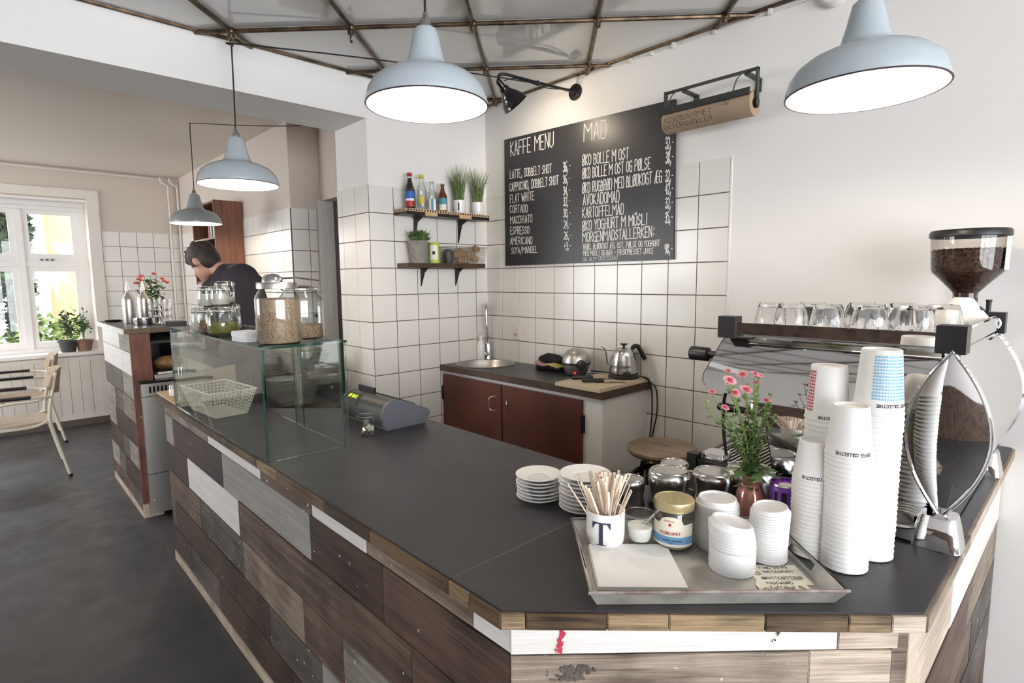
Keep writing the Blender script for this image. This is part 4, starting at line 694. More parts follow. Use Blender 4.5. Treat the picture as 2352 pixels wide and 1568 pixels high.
for x, y in ((2.785, -1.075), (2.785, YB), (2.22, -1.0), (2.22, YB-.02)):
    n = 28; g = G(); vs = []
    for z, a, b in ((ZC, .048, .044), (ZC+.002, .048, .044), (ZC+.036, .042, .039), (.982, .035, .034), (.986, .033, .032)):
        for i in range(n): t_ = 2*PI*i/n; c_, s0 = cos(t_), sin(t_); vs.append((x + a*abs(c_)**.4*(1 if c_ > 0 else -1), y + b*abs(s0)**.4*(1 if s0 > 0 else -1), z))
    g.add(vs, [(j*n+i, j*n+(i+1)%n, (j+1)*n+(i+1)%n, (j+1)*n+i) for j in range(4) for i in range(n)] + [tuple(range(n))[::-1], tuple(4*n+i for i in range(n))])
    P(em, 'foot', 'chrome', g, 50)
LC = (2.787, 1.166); LH = .188; LW = .077
def lens(y, bulge, sgn=-1, k=1.0):
    g = G(); nr, ns = 22, 10; vs = []
    for i in range(nr+1):
        t = -1 + 2*i/nr; w = LW*k*(1 - abs(t)**1.9); w = max(w, .004 + .010*(abs(t) > .97))
        for j in range(ns+1): s_ = -1 + 2*j/ns; vs.append((LC[0] + w*s_, y + sgn*bulge*(1-s_*s_)*(1-t*t), LC[1] + LH*k*t))
    return g.add(vs, [((i*(ns+1)+j), (i*(ns+1)+j+1), ((i+1)*(ns+1)+j+1), ((i+1)*(ns+1)+j)) for i in range(nr) for j in range(ns)])
def vesica(k=1.0, n=24):
    R_ = [(LC[0] + LW*k*(1 - abs(-1+2*i/n)**1.9), LC[1] + LH*k*(-1+2*i/n)) for i in range(n+1)]; L_ = [(2*LC[0]-x, z) for x, z in R_]; return R_ + L_[::-1][1:-1]
for y, s_ in ((-1.078, -1), (YB+.03, 1)):
    e = P(em, 'end_lens', 'chrome', lens(y, .009, s_, .97), 80); P(e, 'lens_rim', 'chrome', G().tube([(x, y - .0*s_, z) for x, z in vesica()], .0042, 8, True), root=em)
P(em, 'back_panel', 'chrome', G().prism(vesica(.985), -1.076, YB+.028, 'y'), 30)
P(em, 'top_tray', 'steel', G().box(2.25, -1.04, 1.352, 2.79, YB, 1.358), 0)
P(em, 'top_rail', 'chrome', G().box(2.285, -1.056, 1.360, 2.76, -1.046, 1.392), 0); P(em, 'top_rail', 'chrome', G().box(2.795, -1.02, 1.362, 2.803, YB-.02, 1.40), 0)
P(em, 'top_rail', 'chrome', G().box(2.285, YB-.004, 1.36, 2.76, YB+.004, 1.392), 0); P(em, 'lower_rail', 'chrome', G().tube([(2.285, -1.048, 1.35), (2.76, -1.05, 1.352)], .005, 8).tube([(2.796, -1.02, 1.352), (2.796, YB-.02, 1.352)], .005, 8))
for x0, x1, y0, y1 in ((2.242, 2.292, -1.064, -1.02), (2.753, 2.808, -1.07, -1.015), (2.77, 2.812, YB-.04, YB+.008), (2.242, 2.292, YB-.03, YB+.01)): P(em, 'corner_block', 'black_plastic', G().box(x0, y0, 1.347, x1, y1, 1.409), 0)
for y in (-.985, YB-.06): P(em, 'steam_knob', 'black_plastic', G().lathe([(.0, 2.118), (.021, 2.118), (.0225, 2.122), (.0215, 2.175), (.012, 2.18), (.012, 2.25)], 20, (0, y, 1.283), 'x'))
for y in (-.84, -.60):
    gp = P(em, 'group_head', 'steel', G().lathe([(.034, 1.085), (.036, 1.09), (.036, 1.13), (.03, 1.14), (.03, 1.19)], 22, (2.275, y, 0))); P(gp, 'portafilter', 'black_plastic', G().lathe([(.012, 2.15), (.016, 2.16), (.013, 2.20), (.010, 2.24)], 14, (0, y, 1.09), 'x').blob((2.15, y, 1.09), .013, 10, 7), root=em)
for y in (-.99, YB-.06): P(em, 'steam_wand', 'black_metal', G().tube(smoothpath([(2.25, y, 1.2), (2.235, y-.005, 1.15), (2.24, y-.01, 1.05), (2.255, y-.02, .985)], 5), .005, 8))
def tumbler(r, h, up=True):
    """short faceted glass; foot r*.72"""
    fl = lambda a, z: .032*abs(cos(4.5*a)) - .012 if z < h*.66 else 0
    o = [(0, 0), (r*.70, 0), (r*.75, .004), (r*.84, h*.2), (r*.92, h*.42), (r*.975, h*.64), (r*.985, h*.70), (r, h), (r-.0022, h), (r*.93, h*.7), (r*.72, h*.16), (0, h*.14)]
    return G().lathe(o if up else o[:8], 54, flute=fl, cap=False)
tmesh = tumbler(.046, .084).mesh('tumbler', 'glass_solid', 40)
k = 0
for x, y, lb in ((2.385, -.905, 'leftmost in the front row'), (2.475, -.885, 'second from the left in the front row'), (2.572, -.862, 'third from the left in the front row'), (2.668, -.838, 'rightmost in the front row'), (2.315, -.87, 'leftmost, half behind the front row'), (2.405, -.795, 'behind the first two'), (2.52, -.74, 'in the second row, behind the middle'), (2.61, -.72, 'in the second row, toward the white cups'), (2.715, -.755, 'at the right end beside the white cups')):
    tag(link('tumbler', tmesh, None, (x, y, 1.4425), (PI, 0, random.random())), 'faceted glass upside down on the espresso machine, ' + lb, 'glass', 'upturned glasses on the espresso machine')
cupm = G().lathe([(0, .004), (.022, .004), (.024, 0), (.026, .003), (.036, .015), (.044, .035), (.047, .06), (.0445, .06), (.041, .037), (.033, .018), (0, .012)], 32, cap=False).mesh('cup', 'porcelain', 50)
hm = G().tube(smoothpath([(.043, 0, .048), (.06, 0, .05), (.066, 0, .036), (.057, 0, .022), (.04, 0, .024)], 5), .004, 8).mesh('handle', 'porcelain')
for x, y, z, rz, lb in ((2.705, -.60, 1.418, 2.2, 'nearest of three'), (2.745, -.52, 1.418, .4, 'behind the nearest, at the corner block'), (2.72, -.50, 1.452, 1.2, 'perched on top of the others')):
    t = thing('coffee_cup', 'white porcelain cup upside down on the espresso machine, ' + lb, 'cup', (x, y, z), group='white cups on the espresso machine', rot=(PI, 0 if z < 1.43 else .12, rz)); link('bowl', cupm, t); link('handle', hm, t)
    if z > 1.43: letter(G(), 'Kof', lambda u, v: (.0475*cos(-.35+u/.0475), .0475*sin(-.35+u/.0475), .040+v), .010, .018, .0014, .2, seg=.003).o('lettering', 'ink', t, smooth=0)

# grinder behind the machine
gr = thing('coffee_grinder', 'coffee grinder with a clear funnel hopper full of beans, by the wall', 'grinder', (2.685, -.215, ZC))
P(gr, 'body', 'black_metal', G().box(2.60, -.31, ZC+.015, 2.77, -.12, 1.30).box(2.58, -.33, ZC, 2.79, -.10, ZC+.02).prism([(-.35, 1.12), (-.28, 1.12), (-.28, 1.18), (-.35, 1.16)], 2.64, 2.73, 'x'), 0)
P(gr, 'collar', 'black_plastic', G().lathe([(.075, 1.30), (.078, 1.34), (.07, 1.39), (.045, 1.415), (.034, 1.42), (.034, 1.445)], 30, (2.685, -.215, 0)).lathe([(.006, 1.37), (.007, 1.43), (.009, 1.44)], 10, (2.752, -.255, 0)))
P(gr, 'fork', 'black_metal', G().tube([(2.66, -.33, 1.06), (2.66, -.355, 1.06)], .005, 6).tube([(2.71, -.33, 1.06), (2.71, -.355, 1.06)], .005, 6).lathe([(.03, 1.15), (.02, 1.09)], 14, (2.685, -.345, 0)))
hp = [(.0335, 1.44), (.034, 1.46), (.062, 1.493), (.096, 1.53), (.099, 1.545), (.104, 1.645)]
P(gr, 'hopper', 'hopper', G().lathe(hp, 44, (2.685, -.215, 0), cap=False), 30)
P(gr, 'hopper_lid', 'black_plastic', G().lathe([(.106, 1.643), (.109, 1.645), (.109, 1.66), (.104, 1.667), (.0, 1.669)], 44, (2.685, -.215, 0), cap=False))
rnd = random.Random(2); g = G().lathe([(0, 1.445), (.029, 1.446), (.030, 1.46), (.057, 1.493), (.090, 1.53), (.093, 1.545), (.095, 1.598), (.06, 1.606), (0, 1.604)], 30, (2.685, -.215, 0), cap=False)
for _ in range(1500):
    z = rnd.uniform(1.452, 1.602); a = rnd.uniform(0, 2*PI)
    for (r0, z0), (r1, z1) in zip(hp, hp[1:]):
        if z0 <= z <= z1: r = r0 + (r1-r0)*(z-z0)/(z1-z0)
    r -= .0065
    if rnd.random() < .2: z = 1.603; r *= rnd.random()**.5
    g.blob((2.685 + r*cos(a), -.215 + r*sin(a), z), (.0055, .0042, .0034), 6, 4, Matrix.Rotation(rnd.uniform(0, 3), 3, 'Z') @ Matrix.Rotation(rnd.uniform(0, 3), 3, 'X'))
P(gr, 'coffee_beans', 'coffee', g, 60, kind='stuff')
P(gr, 'paper_label', 'paper_white', G().lathe([(.1045, 1.535), (.106, 1.64)], 6, (2.685, -.215, 0), cap=False, a0=-.38, a1=.02), 30)

# ---------------------------------------------------------------- paper cups: four stacks
def cone(r, rb, h): return lambda z: r + (rb-r)*max(0, z)/h
def cupmesh(r, rb, h):
    f = cone(r, rb, h); return G().lathe([(r-.003, .001), (r-.001, 0), (r+.0012, .0014), (r+.0014, .004), (r+.0002, .0056), (f(.03), .03), (f(h*.7), h*.7), (rb, h-.001), (rb-.0012, h), (rb-.003, h-.0005), (rb-.004, h-.006), (0, h-.0065)], 30, cap=False).mesh('paper_cup', 'paper_cup', 50)
def oncone(r, rb, h, a0, z0):
    f = cone(r, rb, h); return lambda u, v: ((f(z0-v)+.0007)*cos(a0 - u/r), (f(z0-v)+.0007)*sin(a0 - u/r), z0 - v)    # upside down, like the cup
def cupstack(x, y, r, rb, h, n, step, where, pattern, texta, tsize, tw_):
    me = cupmesh(r, rb, h); f = cone(r, rb, h); rnd = random.Random(int(x*1000)); dx = dy = 0
    for k in range(n):
        dx += rnd.gauss(0, .00035); dy += rnd.gauss(0, .00035)
        lb = 'white paper takeaway cup, topmost of the %s, showing its print' % where if k == n-1 else ('white paper takeaway cup, lowest of the %s' % where if k == 0 else 'white paper takeaway cup, %s from the bottom of the %s' % (ORD[k+1], where))
        t = tag(link('paper_cup', me, None, (x+dx, y+dy, ZC + .0005 + k*step), (rnd.gauss(0, .002), rnd.gauss(0, .002), 0)), lb, 'cup', 'paper cups in the %s' % where)
    a0 = face(x, y)
    letter(G(), 'COFFEE COLLECTIVE', oncone(r, rb, h, a0 + texta + tw_/2/r, .0075 + tsize), tsize, tw_, tsize*.2, .03, seg=.003).o('lettering', 'ink', t, smooth=0)
    if pattern:
        m, lo, hi, nc, nr = pattern; g = G(); aw = (hi-lo)/nc; z0, z1 = .022, h*.93; zh = (z1-z0)/nr
        for i in range(nc):
            for j in range(nr):
                a = a0 + lo + aw*i; z = z0 + zh*j; q = lambda aa, zz: ((f(zz)+.0007)*cos(aa), (f(zz)+.0007)*sin(aa), zz)
                g.add([q(a, z+.0005), q(a+aw*.97, z+.0005), q(a+aw*.97, z+zh*.9)], [(0, 1, 2)])
                if (i+j) % 3: g.add([q(a+aw*.45, z+.0005), q(a+aw*.97, z+.0005), q(a+aw*.97, z+zh*.5)], [(0, 1, 2)])
        g.o('printed_pattern', m, t, smooth=0)
cupstack(2.666, -1.327, .0440, .0335, .104, 25, .01, 'middle stack nearest the tray', None, .25, .0062, .07)
cupstack(2.598, -1.314, .0427, .0325, .086, 19, .0094, 'shortest stack beside the purple can', None, .2, .006, .066)
cupstack(2.687, -1.230, .0465, .0372, .125, 28, .01215, 'tallest stack with blue triangles', ('blue_print', -.32, 1.3, 13, 14), .75, .0062, .075)
cupstack(2.592, -1.222, .0455, .0365, .124, 25, .0118, 'back stack with red triangles', ('red_print', -1.5, -.72, 5, 13), .38, .006, .07)

# saucers
def saucers(x, y, r, n, step, where):
    me = G().lathe([(0, .003), (r*.5, .003), (r*.53, 0), (r*.58, .001), (r*.62, .004), (r*.97, .0125), (r, .0145), (r*.985, .0155), (r*.6, .0085), (r*.46, .0068), (r*.44, .0052), (0, .0052)], 40, cap=False).mesh('saucer', 'porcelain', 50); rnd = random.Random(n)
    for k in range(n):
        lb = 'white saucer, topmost of the %s' % where if k == n-1 else ('white saucer, lowest of the %s' % where if k == 0 else 'white saucer, %s from the bottom of the %s' % (ORD[k+1], where))
        tag(link('saucer', me, None, (x + rnd.gauss(0, .0018), y + rnd.gauss(0, .0018), ZC + .0003 + k*step), (0, 0, rnd.random()*6)), lb, 'saucer', 'saucers in the %s' % where)
saucers(1.966, -1.526, .064, 7, .0098, 'left saucer stack'); saucers(2.100, -1.493, .067, 9, .0108, 'right saucer stack by the stirrers')

# ---------------------------------------------------------------- metal tray and what lies on it
TR = R(46.4); tray = thing('baking_tray', 'worn grey metal tray with cut-out handles near the counter corner', 'tray', (2.4425, -1.5565, ZC), TR)
a, b, a1, b1, hh = .222, .142, .2385, .1595, .033
G().box(-a, -b, .0005, a, b, .003).o('floor_plate', 'tray_metal', tray, smooth=0)
def slope(p0, p1, q0, q1, t=.0018):   # sloping wall panel
    v = [Vector(p) for p in (p0, p1, q1, q0)]; n = (v[1]-v[0]).cross(v[3]-v[0]).normalized()*t
    return G().add([tuple(p) for p in v] + [tuple(p + n) for p in v], [(3,2,1,0), (4,5,6,7), (0,1,5,4), (1,2,6,5), (2,3,7,6), (3,0,4,7)])
L_ = lambda u, v, w: None
G().xf(Matrix()).add(*(lambda g: (g.v, g.f))(slope((-a, -b, .001), (a, -b, .001), (-a1, -b1, hh), (a1, -b1, hh)))).o('long_side', 'tray_metal', tray, smooth=0)
G().add(*(lambda g: (g.v, g.f))(slope((a, b, .001), (-a, b, .001), (a1, b1, hh), (-a1, b1, hh)))).o('long_side', 'tray_metal', tray, smooth=0)
for sx in (-1, 1):
    def sp_(y, w): k = w/hh; return (sx*(a + (a1-a)*k), y*(b + (b1-b)*k)/b if abs(y) > b*.99 else y, .001 + (hh-.001)*k)
    gs = []
    for y0, y1, w0, w1 in ((-b, -.05, 0, hh), (.05, b, 0, hh), (-.05, .05, 0, hh*.3), (-.05, .05, hh*.78, hh)):
        s_ = slope(sp_(y0, w0), sp_(y1, w0), sp_(y0, w1), sp_(y1, w1)); gs.append(s_)
    sum_g(gs).o('short_side', 'tray_metal', tray, smooth=0)
G().tube([(-a1, -b1, hh), (a1, -b1, hh), (a1, b1, hh), (-a1, b1, hh)], .0038, 8, True).o('rim', 'tray_rust', tray)
ZT = ZC + .0035
nk = thing('napkin_stack', 'square stack of white paper napkins in the front of the tray', 'napkins', (2.367, -1.657, ZT), TR + R(-1.5))
for k in range(5): G().box(-.0885 + .001*k, -.089, .0016*k, .0885, .089 - .001*(k % 2), .0016*k + .0013).o('napkin', 'paper_white', nk, (random.uniform(-1, 1)*.001, 0, 0), (0, 0, random.uniform(-1, 1)*.008), 0)
# mug with letter and stirrers
mx, my = 2.259, -1.613; mg = thing('lettered_mug', 'white mug with a dark serif letter T, holding wooden stirrers', 'mug', (mx, my, ZT))
G().lathe([(0, .001), (.030, .001), (.038, .004), (.0425, .013), (.0435, .03), (.0438, .083), (.0425, .084), (.0412, .083), (.0405, .02), (0, .008)], 40, cap=False).o('cup', 'porcelain', mg, smooth=50)
ta = face(mx, my) - .22; tq = lambda u, v: (.0445*cos(ta + u/.0445), .0445*sin(ta + u/.0445), v)
g = G(); TT = [[(-.0045, .016), (.0045, .016), (.0045, .0635), (-.0045, .0635)], [(-.011, .0145), (.011, .0145), (.011, .0165), (-.011, .0165)], [(-.0215, .0635), (.0215, .0635), (.0215, .067), (-.0215, .067)], [(-.0215, .051), (-.0205, .051), (-.013, .0635), (-.0215, .0635)], [(.0205, .051), (.0215, .051), (.0215, .0635), (.013, .0635)]]
for qd in TT:
    (ax0, az0), (bx0, bz0), (cx0, cz0), (dx0, dz0) = qd; n = 8
    for i in range(n):
        f0, f1 = i/n, (i+1)/n; e = lambda p, q_, f: (p[0]+(q_[0]-p[0])*f, p[1]+(q_[1]-p[1])*f)
        g.add([tq(*e(qd[0], qd[1], f0)), tq(*e(qd[0], qd[1], f1)), tq(*e(qd[3], qd[2], f1)), tq(*e(qd[3], qd[2], f0))], [(0, 1, 2, 3)])
g.o('letter', 'navy', mg, smooth=0)
sm = G().box(-.003, -.0008, 0, .003, .0008, .15).mesh('stirrer', 'wood_stirrer', 0); rnd = random.Random(11)
for k in range(64):
    an = rnd.uniform(0, 2*PI); rr_ = .034*rnd.random()**.5; ln = rnd.uniform(.12, .56)*(rr_/.034)**.7; lx, ly = cos(an)*ln, sin(an)*ln
    p = Vector((mx + rr_*cos(an)*-.35, my + rr_*sin(an)*-.35, ZT + .012 + rnd.uniform(0, .006)))
    tag(link('stirrer', sm, None, p, (-ly, lx, rnd.uniform(0, PI))), 'thin wooden coffee stirrer standing in the mug with the letter T', 'stirrer', 'wooden stirrers in the lettered mug')
# sugar glass with spoon
sx_, sy_ = 2.314, -1.557; sg = tag(tumbler(.034, .072, False).o('sugar_glass', 'glass_single', None, (sx_, sy_, ZT)), 'small glass of sugar with a spoon, between mug and honey jar', 'glass'); G().tube([(.0335*cos(i*PI/16), .0335*sin(i*PI/16), .072) for i in range(32)], .0011, 6, True).o('rim', 'glass_solid', sg)
tag(G().lathe([(0, .012), (.022, .012), (.0245, .02), (.0275, .044), (.0, .046)], 24, cap=False).o('sugar', 'sugar', None, (sx_, sy_, ZT)), 'white sugar filling the small glass', 'sugar')
t = thing('spoon', 'white plastic spoon leaning out of the sugar glass', 'spoon', (sx_, sy_, ZT + .035))
d = RH*.062 + Vector((0, 0, .062)); G().tube([(0, 0, .0), tuple(d*.5), tuple(d)], .0028, 6, r1=.0042).o('handle', 'steel', t); G().blob((-.008, -.008, .004), (.012, .008, .004), 10, 6).o('bowl', 'steel', t)
# honey jar
hx, hy = 2.370, -1.506; hj = thing('honey_jar', 'labelled honey jar with a gold patterned lid, reading VILDBLOMST', 'jar', (hx, hy, ZT))
G().lathe([(0, .001), (.036, .001), (.0425, .008), (.0437, .02), (.0437, .083), (.040, .09)], 36, cap=False).o('glass', 'glass_clear', hj); G().lathe([(0, .004), (.038, .004), (.0415, .012), (.0415, .03), (0, .03)], 28, cap=False).o('honey', 'honey', hj)
lid = G().lathe([(.0425, .0885), (.0445, .090), (.0438, .095), (.0447, .098), (.0438, .102), (.0447, .105), (.043, .1095), (.0395, .1095), (.039, .1085), (0, .1085)], 40, cap=False).o('lid', 'honey_gold', hj)
sum_g([G().box(-.0028, -.0028, 0, .0028, .0028, .001).xf(Matrix.Translation((i*.0072 + (j % 2)*.0036, j*.0062, .1082)) @ Matrix.Rotation(PI/4, 4, 'Z')) for i in range(-5, 6) for j in range(-6, 7) if math.hypot(i*.0072 + (j % 2)*.0036, j*.0062) < .036]).o('embossed_dots', 'honey_gold', lid, smooth=0)
ha = face(hx, hy) - .12
def band(r, z0, z1, w, m, nm, top=None):
    n = 24; g = G(); vs = []
    for i in range(n+1):
        u = -w + 2*w*i/n; zt_ = z1 + (top*max(0, 1-(u/(.62))**2)**.5 if top and abs(u) < .62 else 0); vs += [(r*cos(ha+u), r*sin(ha+u), z0), (r*cos(ha+u), r*sin(ha+u), zt_)]
    return g.add(vs, [(2*i, 2*i+2, 2*i+3, 2*i+1) for i in range(n)]).o(nm, m, hj)
band(.0441, .013, .064, 1.25, 'label_cream', 'paper_label', .017); band(.0444, .019, .036, 1.25, 'label_blue', 'label_band')
hq = lambda u0, v0: (lambda u, v: (.0447*cos(ha + (u0+u)/.0447), .0447*sin(ha + (u0+u)/.0447), v0+v))
letter(G(), 'VILDBLOMST', hq(-.026, .041), .0058, .046, .0011, .03, seg=.002).o('lettering', 'red', hj, smooth=0); letter(G(), 'DANSK HONNING', hq(-.018, .0255), .004, .042, .0007, .03, seg=.002).o('lettering', 'navy', hj, smooth=0); letter(G(), 'HONNING', hq(-.016, .070), .003, .022, .0005, .03, seg=.002).o('lettering', 'red', hj, smooth=0)
G().lathe([(.0445, .060), (.0446, .066)], 4, cap=False, a0=ha-.13, a1=ha+.0).o('emblem', 'red', hj, smooth=0); letter(G(), '400g', hq(-.004, .0205), .003, .01, .0005, .03, seg=.002).o('lettering', 'navy', hj, smooth=0)
# lid stacks
lm_ = G().lathe([(.0455, .0005), (.0465, .0), (.0472, .0018), (.0465, .005), (.0445, .0062), (.0425, .007), (.0412, .0145), (.0400, .0165), (.0375, .0165), (.0362, .012), (.025, .0112), (0, .011)], 36, cap=False).mesh('cup_lid', 'lid_white', 45)
def lids(x, y, s_, n, step, lean, where, start=0):
    rnd = random.Random(n); px0, py0, pz = x, y, ZT; tilt = 0
    for k in range(n):
        if k >= start: tilt += lean
        if k == start and lean: pz += .003
        dxy = RH*(-sin(tilt)*step*-1) if False else RH*(-tilt*.2*step*4)
        px0 += dxy.x + rnd.gauss(0, .0003); py0 += dxy.y + rnd.gauss(0, .0003)
        lb = 'white plastic cup lid, topmost of the %s' % where if k == n-1 else ('white plastic cup lid, lowest of the %s' % where if k == 0 else 'white plastic cup lid, %s from the bottom of the %s' % (ORD[k+1], where))
        o = tag(link('cup_lid', lm_, None, (px0, py0, pz), (Matrix.Rotation(tilt, 3, FH)).to_euler()), lb, 'lid', 'cup lids in the %s' % where); o.scale = (s_, s_, s_)
        pz += step*cos(tilt)
lids(2.438, -1.437, 1.0, 18, .0056, 0, 'back left lid stack'); lids(2.511, -1.513, .985, 17, .0053, .026, 'front leaning lid stack', 9); lids(2.545, -1.418, .86, 19, .0055, -.004, 'right lid stack by the cups')
# paper tags
def papertag(pts, label, lines, rz, holes):
    c = sum((Vector(p) for p in pts), Vector((0, 0)))/len(pts); t = thing('paper_tag', label, 'tag', (c.x, c.y, ZT + (.0012 if holes else 0)))
    G().prism([(p[0]-c.x, p[1]-c.y) for p in pts], 0, .0008).o('card', 'label_cream', t, smooth=0); return t, c
u_ = Vector((cos(TR), sin(TR))); v_ = Vector((-sin(TR), cos(TR)))
def tagpts(o_, w, h, c=.012): return [tuple(o_ + u_*a_ + v_*b_) for a_, b_ in ((c*.5, 0), (w, 0), (w, h), (c*.5, h), (0, h-c), (0, c))]
def writing(t, c, o_, lines):
    for s_, du, dv, h, w in lines:
        o2 = o_ + u_*du + v_*dv - c; letter(G(), s_, lambda a_, b_: (o2.x + u_.x*a_ + v_.x*b_, o2.y + u_.y*a_ + v_.y*b_, .0012), h, w, .0011, .25).o('lettering', 'ink', t, smooth=0)
O1 = Vector((2.582, -1.540)); t, c = papertag(tagpts(O1, .105, .078), 'paper tag with inked lines, the upper one on the tray', [], 0, False)
writing(t, c, O1, [('FIND OS PÅ', .026, .062, .009, .058), ('INSTAGRAM:', .026, .046, .009, .064), ('@RISTKAFFEBAR', .014, .022, .0095, .082), ('_', .04, .019, .001, .05)]); G().lathe([(.003, .0009), (.007, .0011), (.007, .0012)], 16, (*(O1 + u_*.013 + v_*.045 - c), 0), cap=False).o('eyelet', 'kraft', t)
O2 = Vector((2.597, -1.567)); t, c = papertag(tagpts(O2, .098, .045), 'paper tag with a password line, tucked below the other tag', [], 0, True)
writing(t, c, O2, [('PASSWORD', .024, .031, .009, .05), ('Kaffebar 4b', .024, .014, .011, .066)]); G().lathe([(.003, .0009), (.007, .0011), (.007, .0012)], 16, (*(O2 + u_*.014 + v_*.012 - c), 0), cap=False).o('eyelet', 'kraft', t)

# steel milk pitchers, upside down
def pitcher(x, y, r, h, ang, lb, handle=True):
    t = thing('milk_pitcher', 'upturned steel milk pitcher, ' + lb, 'pitcher', (x, y, ZC), ang, 'upturned milk pitchers')
    G().lathe([(r*.99, 0), (r, .001), (r*.93, h*.18), (r*.90, h*.35), (r*.97, h*.62), (r, h*.8), (r*.96, h*.92), (r*.86, h*.985), (r*.80, h), (r*.76, h), (r*.74, h-.002), (0, h-.002)], 40, cap=False).o('body', 'steel', t, smooth=50)
    if handle: G().tube(smoothpath([(r*.93, 0, h*.2), (r*1.25, 0, h*.22), (r*1.42, 0, h*.4), (r*1.38, 0, h*.65), (r*1.2, 0, h*.82), (r*.98, 0, h*.83)], 5), .004, 8).o('handle', 'steel', t)
pitcher(2.237, -1.306, .0555, .098, 2.6, 'in the middle behind the honey jar'); pitcher(2.166, -1.375, .036, .075, 2.2, 'smallest, half behind the stirrers'); pitcher(2.308, -1.196, .0565, .085, 3.4, 'to the left of the flower vase'); pitcher(2.190, -1.196, .042, .082, 4.0, 'farthest back of the left ones'); pitcher(2.381, -1.135, .063, .098, 3.9, 'largest, right behind the flower vase')
# purple can
pc = thing('purple_can', 'purple printed can with black drip marks beside the cup stacks', 'can', (2.512, -1.236, ZC))
G().lathe([(0, 0), (.034, 0), (.0365, .003), (.0365, .112), (.035, .115), (.034, .115), (.034, .108), (0, .107)], 32, cap=False).o('body', 'purple', pc); G().lathe([(.0366, .111), (.0375, .113), (.0366, .116), (.034, .116)], 32, cap=False).o('rim', 'steel', pc)
pa = face(2.512, -1.236); 
for da, z0, z1, w in ((-.1, .06, .10, .16), (.45, .05, .105, .14), (-.62, .07, .1, .1)): G().lathe([(.0369, z0), (.0369, z1)], 6, cap=False, a0=pa+da-w, a1=pa+da+w).o('printed_mark', 'ink', pc)
G().lathe([(.0368, .018), (.0368, .04)], 6, cap=False, a0=pa+.15, a1=pa+.62).o('printed_mark', 'ink', pc); G().lathe([(0, .1085), (.018, .1085)], 12, cap=False).o('inside', 'paper_white', pc)
# flowers in a copper glass bottle
vx, vy = 2.441, -1.266; vz = thing('flower_vase', 'copper-coloured glass bottle holding pink chrysanthemums on the counter', 'vase', (vx, vy, ZC))
G().lathe([(0, .002), (.03, .002), (.0345, .008), (.035, .06), (.034, .078), (.025, .098), (.0215, .104), (.0225, .107), (.0215, .11), (.0225, .113), (.0215, .116), (.0235, .12), (.0235, .127), (.0225, .1272)], 32, cap=False).o('glass', 'vase_copper', vz)
fl = thing('chrysanthemums', 'bunch of pink chrysanthemums with buds and green leaves in the copper bottle', 'flowers', (vx, vy, ZC))
rnd = random.Random(21); heads = [(1653,872,15,1),(1669,860,10,0),(1700,868,13,0),(1707,859,11,0),(1706,876,9,0),(1740,876,14,0),(1694,895,15,1),(1669,901,12,1),(1631,905,10,1),(1650,934,10,1),(1745,922,11,1),(1731,868,8,0),(1662,884,9,0),(1742,892,9,0),(1702,955,7,0)]; buds = [(1609,919),(1625,941),(1647,963),(1757,910),(1760,933),(1771,944),(1780,963),(1752,945),(1708,901),(1720,905),(1672,946),(1706,973),(1754,986),(1664,976)]
gs, gl, gh, gc, gb, gh2 = G(), G(), G(), G(), G(), G()
def fp(x, y, dep_): return RH*((x-1721)/905) + FH*dep_ + Vector((0, 0, (1203-y)/905))
def leaf(c, d, s_):
    d = Vector(d).normalized(); w = d.cross(Vector((rnd.uniform(-.3, .3), rnd.uniform(-.3, .3), 1))).normalized(); P0 = Vector(c); pts = [(0, 0), (.2, .10), (.35, .32), (.45, .16), (.62, .36), (.72, .14), (.86, .2), (1, 0)]
    L1 = [P0 + d*s_*a_ + w*s_*b_ - Vector((0, 0, s_*a_*a_*.35)) for a_, b_ in pts]; R1 = [P0 + d*s_*a_ - w*s_*b_ - Vector((0, 0, s_*a_*a_*.35)) for a_, b_ in pts]
    gl.add(L1 + R1, [(i, i+1, 8+i+1, 8+i) for i in range(7)])
